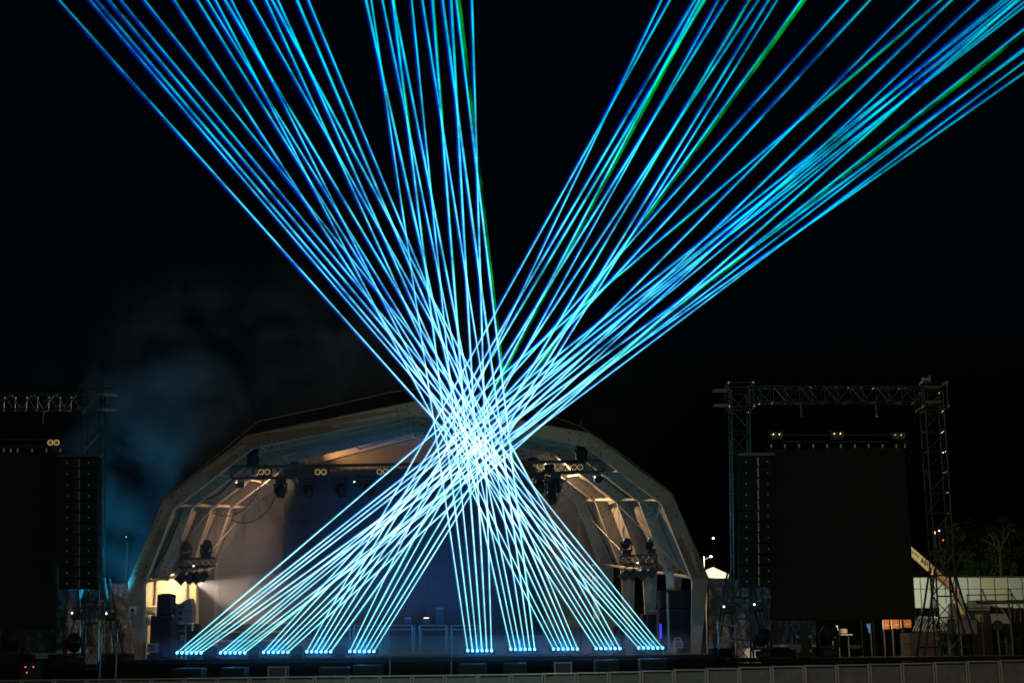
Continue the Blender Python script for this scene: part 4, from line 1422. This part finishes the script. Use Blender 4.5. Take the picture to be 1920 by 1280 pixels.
# boom lift with its lettered sign
YM = 72.0
d0, d1, d2 = P(1706, 1031, YM), P(1749, 1067, YM), P(1797, 1112, YM)
t = thing('boom_lift', P(1800, 1195, YM), 'boom lift with raised arm carrying a lettered cream sign', 'boom lift')
e = (d1 - d0)
hh = 17 * YM / F_PX
MB().prism([d0 + Vector((0, 0, hh * .55)), d0 - Vector((0, 0, hh * .45)), d1 - Vector((0, 0, hh * .6)), d1 + Vector((0, 0, hh * .5))], (0, 0.25, 0)).build('sign_board', M['yellow'], t)
MB().prism([d1 + Vector((0.02, 0.03, hh * .45)), d1 + Vector((0.02, 0.03, -hh * .55)), d2 + Vector((0, 0.03, -hh * .5)), d2 + Vector((0, 0.03, hh * .5))], (0, 0.3, 0)).build('boom_arm', M['pink'], t)
ang = math.atan2(-(e.z), e.x)
for txt, u, size, dz in (('HIRE FROM', 0.06, 0.20, -0.05), ('AFI', 0.47, 0.42, -0.15)):
    cu = bpy.data.curves.new('lettering', 'FONT')
    cu.body = txt
    cu.size = size
    cu.extrude = 0.004
    if txt == 'AFI':
        cu.offset = 0.012
    cu.materials.append(M['ink'])
    tmp = bpy.data.objects.new('lettering_source', cu)
    me = bpy.data.meshes.new_from_object(tmp)
    bpy.data.objects.remove(tmp)
    sl = e.z / e.x
    base = d0.lerp(d1, u) + Vector((0, -0.02, dz))
    for v in me.vertices:       # lettering runs down the slope with upright strokes, as printed on the board
        x_, y_, z_ = v.co
        x_ *= 0.36 if txt != 'AFI' else 0.62
        v.co = (base.x + x_, base.y - z_, base.z + sl * x_ + y_)
    if not me.materials:
        me.materials.append(M['ink'])
    lo = bpy.data.objects.new('lettering', me)
    col.objects.link(lo)
    attach(lo, t)
strut('lift_cylinder', d1 + Vector((0.5, 0.15, -0.3)), P(1806, 1150, YM), 0.10, M['alu'], t)
strut('mast', d2 + Vector((0, 0.15, 0.1)), P(1818, 1160, YM), 0.13, M['darksteel'], t)
c, s = boxpx(1793, 1158, 1836, 1190, YM, 1.6)
MB().box(c, s, None, 0.1).build('chassis', M['darksteel'], t)
for sx in (-0.42, 0.42):
    q = Vector((c.x + sx * s.x, YM - 0.05, 0.4))
    MB().cyl(q, q + Vector((0, 0.35, 0)), 0.42, n=18).build('wheel', M['case'], t)
# work platform: dark basket in front of the tower
c, s = boxpx(1820, 1143, 1858, 1166, 78.0, 1.0)
t = thing('site_container', (c.x, c.y, 0), 'dark open box with handrails right of the boom lift', 'container')
MB().box((c.x, c.y, (c.z + s.z / 2) / 2), (s.x, 1.0, c.z + s.z / 2)).build('body', M['black'], t)
for z in (0.1, 0.45, 0.8):
    strut('handrail', (c.x - s.x * .6, c.y - .5, c.z + s.z / 2 + z), (c.x + s.x * 1.6, c.y - .5, c.z + s.z / 2 + z), 0.03, M['darksteel'], t)
for x in (-.6, .1, .8, 1.6):
    strut('rail_post', (c.x + x * s.x, c.y - .5, c.z), (c.x + x * s.x, c.y - .5, c.z + s.z / 2 + .85), 0.03, M['darksteel'], t)
MB().box((c.x - 0.1, c.y - 0.52, c.z - 0.1), (s.x * 0.4, 0.03, s.z * 0.6)).build('door', M['wood'], t)
# white curved vehicle
YV = 98.0
pr = [P(1778, 1166, YV), P(1822, 1168, YV), P(1894, 1168, YV), P(1888, 1152, YV), P(1876, 1138, YV), P(1856, 1131, YV), P(1823, 1129, YV), P(1778, 1131, YV)]
t = thing('white_van', P(1836, 1200, YV), 'white van with a rounded front behind the handrails', 'van')
MB().prism(pr, (0, 2.0, 0)).build('body', M['white'], t)
pr = [P(1856, 1150, YV - .02), P(1884, 1150, YV - .02), P(1874, 1139, YV - .02), P(1856, 1135, YV - .02)]
MB().prism(pr, (0, 0.02, 0)).build('windscreen', M['lensd'], t)
for x0, x1 in ((1785, 1812), (1826, 1850)):
    c, s = boxpx(x0, 1136, x1, 1158, YV - 0.03, 0.03)
    MB().box(c, s).build('side_panel', M['hoard'], t)
for x in (1800, 1872):
    q = P(x, 1172, YV - 0.1)
    MB().cyl(q, q + Vector((0, 0.3, 0)), 0.36, n=16).build('wheel', M['case'], t)
# grey canopy above it
a, b = P(1828, 1126, 90), P(1940, 1129, 90)
t = thing('canopy', (a + b) / 2, 'dark flat canopy edged with pale tubes at the far right', 'canopy')
MB().box((a + b) / 2 + Vector((0, .6, 0)), ((b - a).x, 1.6, 0.22)).build('roof_sheet', M['darksteel'], t)
strut('edge_tube', P(1840, 1128, 89.6), P(1920, 1131, 89.6), 0.04, M['galv'], t)
for x0, x1 in ((1866, 1888), (1839, 1850)):
    c, s = boxpx(x0, 1124, x1, 1128, 89.5, .1)
    MB().box(c, s).build('roof_light', M['white'], t)
for x in (1903, 1914):
    strut('post', P(x, 1142, 88), P(x, 1166, 88), 0.035, M['galv'], t)
strut('post', P(1903, 1142, 88), P(1914, 1146, 88), 0.035, M['galv'], t)
# slanting ramp of pale bars
t = thing('bar_ramp', P(1745, 1195, 78), 'slanting row of pale bars below the boom lift', 'rack')
for k in range(15):
    x = 1711 + k * 5.2
    if k in (8,):
        continue
    strut('bar', P(x, 1183 - (k > 10) * 1.5, 78), P(x + 12, 1158 - (k > 10) * 1, 78.6), 0.036, M['white'], t)
strut('top_rail', P(1722, 1156, 78.6), P(1795, 1158, 78.6), 0.05, M['white'], t)
strut('bottom_rail', P(1708, 1184, 78), P(1782, 1185, 78), 0.05, M['darksteel'], t)
for x in (1714, 1778):
    strut('leg', P(x, 1184, 78), P(x, 1215, 78), 0.05, M['darksteel'], t)
# dark timber box in front of it
c, s = boxpx(1706, 1185, 1762, 1215, 60, 1.5)
t = thing('timber_crate', (c.x, c.y, 0), 'dark timber crate below the slanting bars', 'crate')
zt = c.z + s.z / 2
for k in range(5):
    MB().box((c.x, c.y, zt * (k + .5) / 5), (s.x, 1.5, zt / 5 - 0.02)).build('plank', M['wood'], t)
# orange and white print boards
for x0, y0, x1, y1, m, Y, lab in ((1657.5, 1160, 1668, 1179, 'orange', 72, 'narrow orange board under the right screen'), (1673.5, 1159, 1686, 1178, 'orange', 72, 'lit orange board with pale print under the right screen'),
                                  (1692, 1159, 1709, 1176, 'orange', 73, 'wide orange board with yellow stripe under screen corner'), (1694, 1189, 1707, 1206, 'orange', 70, 'orange and white crumpled sack by the timber crate')):
    c, s = boxpx(x0, y0, x1, y1, Y, 0.08)
    t = thing('print_board', (c.x, c.y, c.z - s.z / 2), lab, 'board', 'orange boards behind the right screen')
    MB().box(c, s, None, 0.02).build('board', M['orange'], t)
    MB().box(c + Vector((s.x * .1, -0.05, -s.z * .1)), (s.x * .5, 0.012, s.z * (.45 if y0 > 1180 else .08))).build('print', M['white' if y0 > 1180 or x0 > 1670 and x0 < 1690 else 'yellow'], t)
    strut('post', Vector((c.x - s.x * .55, c.y, 0)), Vector((c.x - s.x * .55, c.y, c.z + s.z / 2)), 0.04, M['darksteel'], t)
    MB().box(c + Vector((-s.x * .66, -0.03, 0)), (s.x * .2, 0.05, s.z)).build('edge_strip', M['white'], t)
c, s = boxpx(1625, 1169, 1632, 1187, 72, 0.08)
t = thing('blue_banner', (c.x, c.y, 0), 'small bright blue banner under the right screen', 'banner')
MB().prism([c + Vector((-s.x / 2, 0, s.z / 2)), c + Vector((s.x / 2, 0, s.z / 2)), c + Vector((s.x / 2, 0, -s.z / 2)), c + Vector((s.x * .2, 0, -s.z / 2)), c + Vector((-s.x * .1, 0, 0))], (0, 0.03, 0)).build('cloth', M['blue'], t)
strut('pole', (c.x + s.x * .6, c.y, 0), (c.x + s.x * .6, c.y, c.z + s.z * .6), 0.03, M['darksteel'], t)
c, s = boxpx(1562, 1172, 1572, 1195, 71, 0.1)
t = thing('white_banner', (c.x, c.y, 0), 'narrow white banner with dark marks under the right screen', 'banner')
MB().box(c, s).build('cloth', M['white'], t)
for k in range(4):
    MB().box(c + Vector((s.x * 0.1 * (-1) ** k, -0.06, s.z * (0.3 - 0.2 * k))), (s.x * .5, 0.012, s.z * .1)).build('print', M['ink'], t)
strut('pole', (c.x - s.x * .6, c.y, 0), (c.x - s.x * .6, c.y, c.z + s.z * .7), 0.03, M['galv'], t)
c, s = boxpx(1577, 1178, 1589, 1187, 73, 0.6)
t = thing('site_table', (c.x, c.y, 0), 'pale table with box under the middle of right screen', 'table')
MB().box(c, s, None, 0.03).build('box', M['cream'], t)
MB().box(c - Vector((-.1, 0, s.z * .75)), (s.x * 1.8, .8, 0.05)).build('table_top', M['white'], t)
for sx in (-.7, .8):
    strut('leg', (c.x + sx * s.x, c.y, 0), (c.x + sx * s.x, c.y, c.z - s.z * .75), 0.03, M['galv'], t)
for x, lab in ((1614.5, 'thin post left of the blue banner'), (1637, 'thin post right of the blue banner'), (1525, 'thin post right of the black rack under screen'), (1840, 'thin wooden post at the right above the barrier')):
    y0, Y = (1163, 55) if x < 1800 else (1155, 55)
    a = P(x, y0, Y)
    t = thing('thin_post', (a.x, Y, 0), lab, 'post')
    strut('post', (a.x, Y, 0), a, 0.03, M['galv' if x < 1800 else 'wood'], t)
    MB().box((a.x, Y, 0.02), (0.2, 0.2, 0.04)).build('foot', M['darksteel'], t)
# site flood lamps that light the yard (they stand behind the black screen)
for x, y, Y, en, colr, lab in ((1690, 1128, 66, 900, (1.0, 0.80, 0.50), 'low site lamp lighting the orange boards behind the right screen'),
                               (1650, 1075, 108, 4200, (0.96, 1.0, 0.74), 'tall site flood lamp mast hidden behind the right screen')):
    q = P(x, y, Y)
    t = thing('site_lamp', (q.x, q.y, 0), lab, 'lamp')
    strut('mast', (q.x, q.y, 0), q, 0.05, M['darksteel'], t)
    MB().box(q, (0.5, 0.2, 0.35), None, 0.03).build('housing', M['black'], t)
    MB().box(q + Vector((0.28, 0, 0)), (0.02, 0.16, 0.28)).build('lamp_glass', M['g_warm'], t)
    point('lamp_light', q + Vector((0.4, 0.3, 0)), en, colr, t, 0.2)

# far lamps
for x, y, Y, m, r, lab in ((1337.5, 1008.5, 160, 'g_cool', 0.16, 'far bright white lamp between arch and right tower'), (1753, 998.5, 140, 'g_amber', 0.16, 'far amber lamp seen through the outer right tower'),
                           (1761, 994.5, 140, 'g_viol', 0.12, 'far violet lamp beside the amber one'), (1768, 1012, 140, 'g_red', 0.12, 'far dim orange lamp below the amber one'),
                           (1899, 996, 150, 'g_cool', 0.10, 'far small white lamp among the trees'), (236.5, 1006, 150, 'g_cool', 0.06, 'tiny far white lamp left of the arch')):
    q = P(x, y, Y)
    r *= 0.62
    t = thing('far_lamp', (q.x, q.y, 0), lab, 'lamp', 'lamps in the distance')
    strut('mast', (q.x, q.y, 0), q - Vector((0, 0, r)), 0.05, M['darksteel'], t)
    MB().lathe([(r * .3, -r), (r * .9, -r * .4), (r, 0), (r * .8, r * .6), (r * .2, r)], q, (0, 0, 1), 10).build('bulb', M[m], t, True)
# lit marquee roof with its lamp post, right of the arch
YQ = 70.0
pr = [P(1321, 1083, YQ), P(1323, 1069, YQ), P(1337, 1062.5, YQ), P(1371, 1078, YQ), P(1371, 1084, YQ)]
t = thing('marquee', P(1346, 1200, YQ), 'small pale lit marquee roof right of the arch', 'tent')
MB().prism(pr, (0, 3, 0)).build('roof', M['white'], t)
for x in (1324, 1369):
    strut('pole', P(x, 1084, YQ + .1), P(x, 1215, YQ + .1), 0.05, M['galv'], t)
c, s = boxpx(1391, 1085, 1420, 1092.5, YQ, 0.5)
t = thing('cabin', (c.x, c.y, 0), 'pale lit cabin roof edge above the right tarpaulin', 'cabin')
zt = c.z + s.z / 2
MB().box((c.x, c.y + 1, zt / 2), (s.x, 2.4, zt)).build('wall', M['white'], t)
for k in range(4):
    MB().box((c.x - s.x * .4 + k * s.x * .27, c.y - .22, c.z), (0.03, 0.03, s.z)).build('seam', M['galv'], t)
q = P(1318.5, 1043, YQ - 2.0)
t = thing('lamp_post', (q.x, q.y, 0), 'lamp post with small lamps beside the right arch shoulder', 'lamp post')
strut('post', (q.x, q.y, 0), q, 0.05, M['galv'], t)
strut('arm', q - Vector((0, 0, .15)), q + Vector((0.35, 0, 0)), 0.03, M['galv'], t)
MB().box(q + Vector((0.36, 0, 0.0)), (0.12, 0.12, 0.06), None, 0.02).build('lamp_head', M['g_cool'], t)
point('lamp_light', q + Vector((0.9, -0.2, 0.1)), 380, (1.0, 0.90, 0.66), t, 0.1)
# pole and lit cabin on the left
q = P(239, 1020, 60)
t = thing('lamp_post', (q.x, q.y, 0), 'thin pale pole rising left of the arch', 'pole')
strut('post', (q.x, q.y, 0), q, 0.035, M['galv'], t)
MB().lathe([(0.05, 0), (0.04, 0.05), (0.01, 0.08)], q, (0, 0, 1), 8).build('cap', M['galv'], t)
c, s = boxpx(118, 1096, 157, 1106, 62, 0.4)
t = thing('site_cabin', (c.x, c.y, 0), 'cabin with a bright green lit window strip left of the tarpaulin', 'cabin')
zt = c.z + s.z * .7
MB().box((c.x, c.y + 1.2, zt / 2), (s.x * 1.2, 2, zt)).build('wall', M['white'], t)
for k in range(3):
    MB().box((c.x + (k - 1) * s.x * .32, c.y + .17, c.z), (s.x * .3, 0.03, s.z * (.8 - .1 * k))).build('window', M['g_win'], t)

# ------------------------------------------------------------------ trees beyond the hoarding
LEAF = None


def tree(px, ytop, Y, wpx, label, seed, nleaf=2600):
    rnd = random.Random(seed)
    base = P(px, 1195, Y)
    base.z = max(0, Y - 150) * 0.05 - 0.1
    top = P(px, ytop, Y)
    H = top.z - base.z
    W = wpx * Y / F_PX
    t = thing('tree', base, label, 'tree', 'dark trees beyond the hoarding')
    tk = MB()
    tk.tube([base, base + Vector((0.1, 0, H * .3)), base + Vector((-0.1, .1, H * .6)), base + Vector((0, 0, H * .9))], [H * .03, H * .022, H * .013, H * .004], 7)
    limbs = []
    for k in range(9):
        h = H * rnd.uniform(.3, .8)
        an = rnd.uniform(0, 6.28)
        e_ = base + Vector((math.cos(an) * W * .4, math.sin(an) * W * .4, h + H * .15))
        tk.tube([base + Vector((0, 0, h)), base + Vector((math.cos(an) * W * .2, math.sin(an) * W * .2, h + H * .1)), e_], [H * .011, H * .007, H * .002], 5)
        limbs.append(e_)
    tk.build('trunk', M['bark'], t, True)
    cl = []
    for k in range(34):
        z = rnd.uniform(.18, 1)
        rr = W * .5 * math.sqrt(max(0.05, 1 - ((z - .55) / .5) ** 2)) * rnd.uniform(.35, 1.0)
        an = rnd.uniform(0, 6.28)
        cl.append((base + Vector((math.cos(an) * rr, math.sin(an) * rr, z * H)), rnd.uniform(.5, 1.3) * W * .13))
    lf = MB()
    for k in range(nleaf):
        c_, r_ = rnd.choice(cl)
        d = Vector((rnd.gauss(0, 1), rnd.gauss(0, 1), rnd.gauss(0, .8)))
        p = c_ + d * r_ * .6
        a_ = Vector((rnd.gauss(0, 1), rnd.gauss(0, 1), rnd.gauss(0, 1))).normalized()
        b_ = a_.orthogonal().normalized()
        z = rnd.uniform(.10, .24)
        lf.add([p - a_ * z, p + b_ * z * .6, p + a_ * z, p - b_ * z * .6], [(0, 1, 2, 3)])
    lf.build('crown', M['leaf'], t)


for px, yt, Y, w, lab, sd in ((1800, 985, 140, 70, 'dark leafy tree just right of the outer tower', 1), (1852, 972, 150, 80, 'tall dark tree above the ochre hoarding panels', 2),
                              (1908, 968, 145, 80, 'dark tree at the right edge of the photo', 3), (1730, 1040, 150, 60, 'low dark bush behind the cream sign', 4),
                              (1780, 1030, 135, 60, 'low dark bush behind the outer tower', 5), (1832, 1035, 132, 60, 'low dark bush between the tall trees', 6), (1890, 1030, 130, 70, 'low dark bush below the bare tree', 7)):
    tree(px, yt, Y, w, lab, sd)
b = P(1875, 1050, 128)
t = thing('bare_tree', Vector((b.x, b.y, 0)), 'bare pale forked tree in front of the dark trees', 'tree', 'dark trees beyond the hoarding')
mb = MB()
mb.tube([Vector((b.x, b.y, 0)), P(1875, 1050, 128), P(1875, 1035, 128)], [.16, .12, .09], 7)
mb.build('trunk', M['bark'], t, True)
for pts in (((1875, 1035), (1866, 1023), (1850, 1014), (1838, 1010)), ((1875, 1036), (1880, 1018), (1882, 1000), (1880, 985)), ((1875, 1035), (1872, 1015), (1864, 998)),
            ((1880, 1018), (1890, 1004), (1893, 990)), ((1866, 1023), (1862, 1008), (1852, 998))):
    MB().tube([P(x, y, 128) for x, y in pts], [.09 - .022 * i for i in range(len(pts))], 5).build('branch', M['bark'], t, True)

# ------------------------------------------------------------------ drifting smoke on and beside the stage
sm = bpy.data.materials.new('stage_smoke')
sm.use_nodes = True
nt = sm.node_tree
N, L = nt.nodes, nt.links
N.remove(N['Principled BSDF'])
vs_ = N.new('ShaderNodeVolumeScatter')
vs_.inputs['Color'].default_value = (0.85, 0.92, 1.0, 1)
vs_.inputs['Anisotropy'].default_value = 0.0
L.new(vs_.outputs[0], N['Material Output'].inputs['Volume'])
geo = N.new('ShaderNodeNewGeometry')
nz = N.new('ShaderNodeTexNoise')
nz.inputs['Scale'].default_value = 0.36
nz.inputs['Detail'].default_value = 4.0
nz.inputs['Distortion'].default_value = 1.2
L.new(geo.outputs['Position'], nz.inputs['Vector'])
cl = N.new('ShaderNodeMapRange')
cl.inputs['From Min'].default_value, cl.inputs['From Max'].default_value = 0.45, 0.66
L.new(nz.outputs['Fac'], cl.inputs['Value'])


def blob(c, r, amount):
    """soft round cloud of smoke"""
    d = N.new('ShaderNodeVectorMath')
    d.operation = 'SUBTRACT'
    d.inputs[1].default_value = c
    L.new(geo.outputs['Position'], d.inputs[0])
    k = N.new('ShaderNodeVectorMath')
    k.operation = 'DIVIDE'
    k.inputs[1].default_value = r
    L.new(d.outputs[0], k.inputs[0])
    l = N.new('ShaderNodeVectorMath')
    l.operation = 'LENGTH'
    L.new(k.outputs[0], l.inputs[0])
    m = N.new('ShaderNodeMapRange')
    m.interpolation_type = 'SMOOTHSTEP'
    m.inputs['From Min'].default_value, m.inputs['From Max'].default_value = 0.0, 1.0
    m.inputs['To Min'].default_value, m.inputs['To Max'].default_value = amount, 0.0
    L.new(l.outputs['Value'], m.inputs['Value'])
    return m.outputs['Result']


def add(a, b):
    n = N.new('ShaderNodeMath')
    n.operation = 'ADD'
    L.new(a, n.inputs[0])
    L.new(b, n.inputs[1])
    return n.outputs[0]


PL = P(262, 895, 48.6)
clouds = add(blob(P(870, 760, 50), (9, 4.5, 6), 0.07), add(blob(PL, (6.5, 4.5, 6.5), 0.17), blob(P(480, 700, 50.5), (8, 5, 5.5), 0.16)))
mul = N.new('ShaderNodeMath')
mul.operation = 'MULTIPLY'
L.new(clouds, mul.inputs[0])
L.new(cl.outputs['Result'], mul.inputs[1])
dens = add(add(mul.outputs[0], blob(P(450, 1095, 50.6), (3.6, 2.8, 3.2), 0.13)), blob(P(700, 1050, 49.5), (10.5, 4.2, 8.0), 0.03))
L.new(dens, vs_.inputs['Density'])
so = MB().box((-3.5, 53.3, 9.0), (27, 13.6, 18)).build('smoke', sm)
so['kind'] = 'stuff'
tag(so, 'thin blue lit smoke drifting inside and left of the arch', 'smoke')

# thin mist added for a bloom around the row of laser bars
mm = sm.copy()
mm.name = 'bloom_mist'
N, L = mm.node_tree.nodes, mm.node_tree.links
vs2 = [n for n in N if n.type == 'VOLUME_SCATTER'][0]
for l in list(vs2.inputs['Density'].links):
    L.remove(l)
geo = [n for n in N if n.type == 'NEW_GEOMETRY'][0]
row = (P(331, 1223, YF + 0.3) + P(1243, 1214, YF + 0.3)) / 2
L.new(blob((row.x, YF + 0.15, row.z), (15.0, 0.75, 0.75), 0.32), vs2.inputs['Density'])
mo = MB().box((row.x, YF + 0.13, row.z), (18.4, 1.36, 1.4)).build('mist', mm)
mo['kind'] = 'stuff'
tag(mo, 'added blue lit mist giving a bloom along the row of laser bars', 'mist')
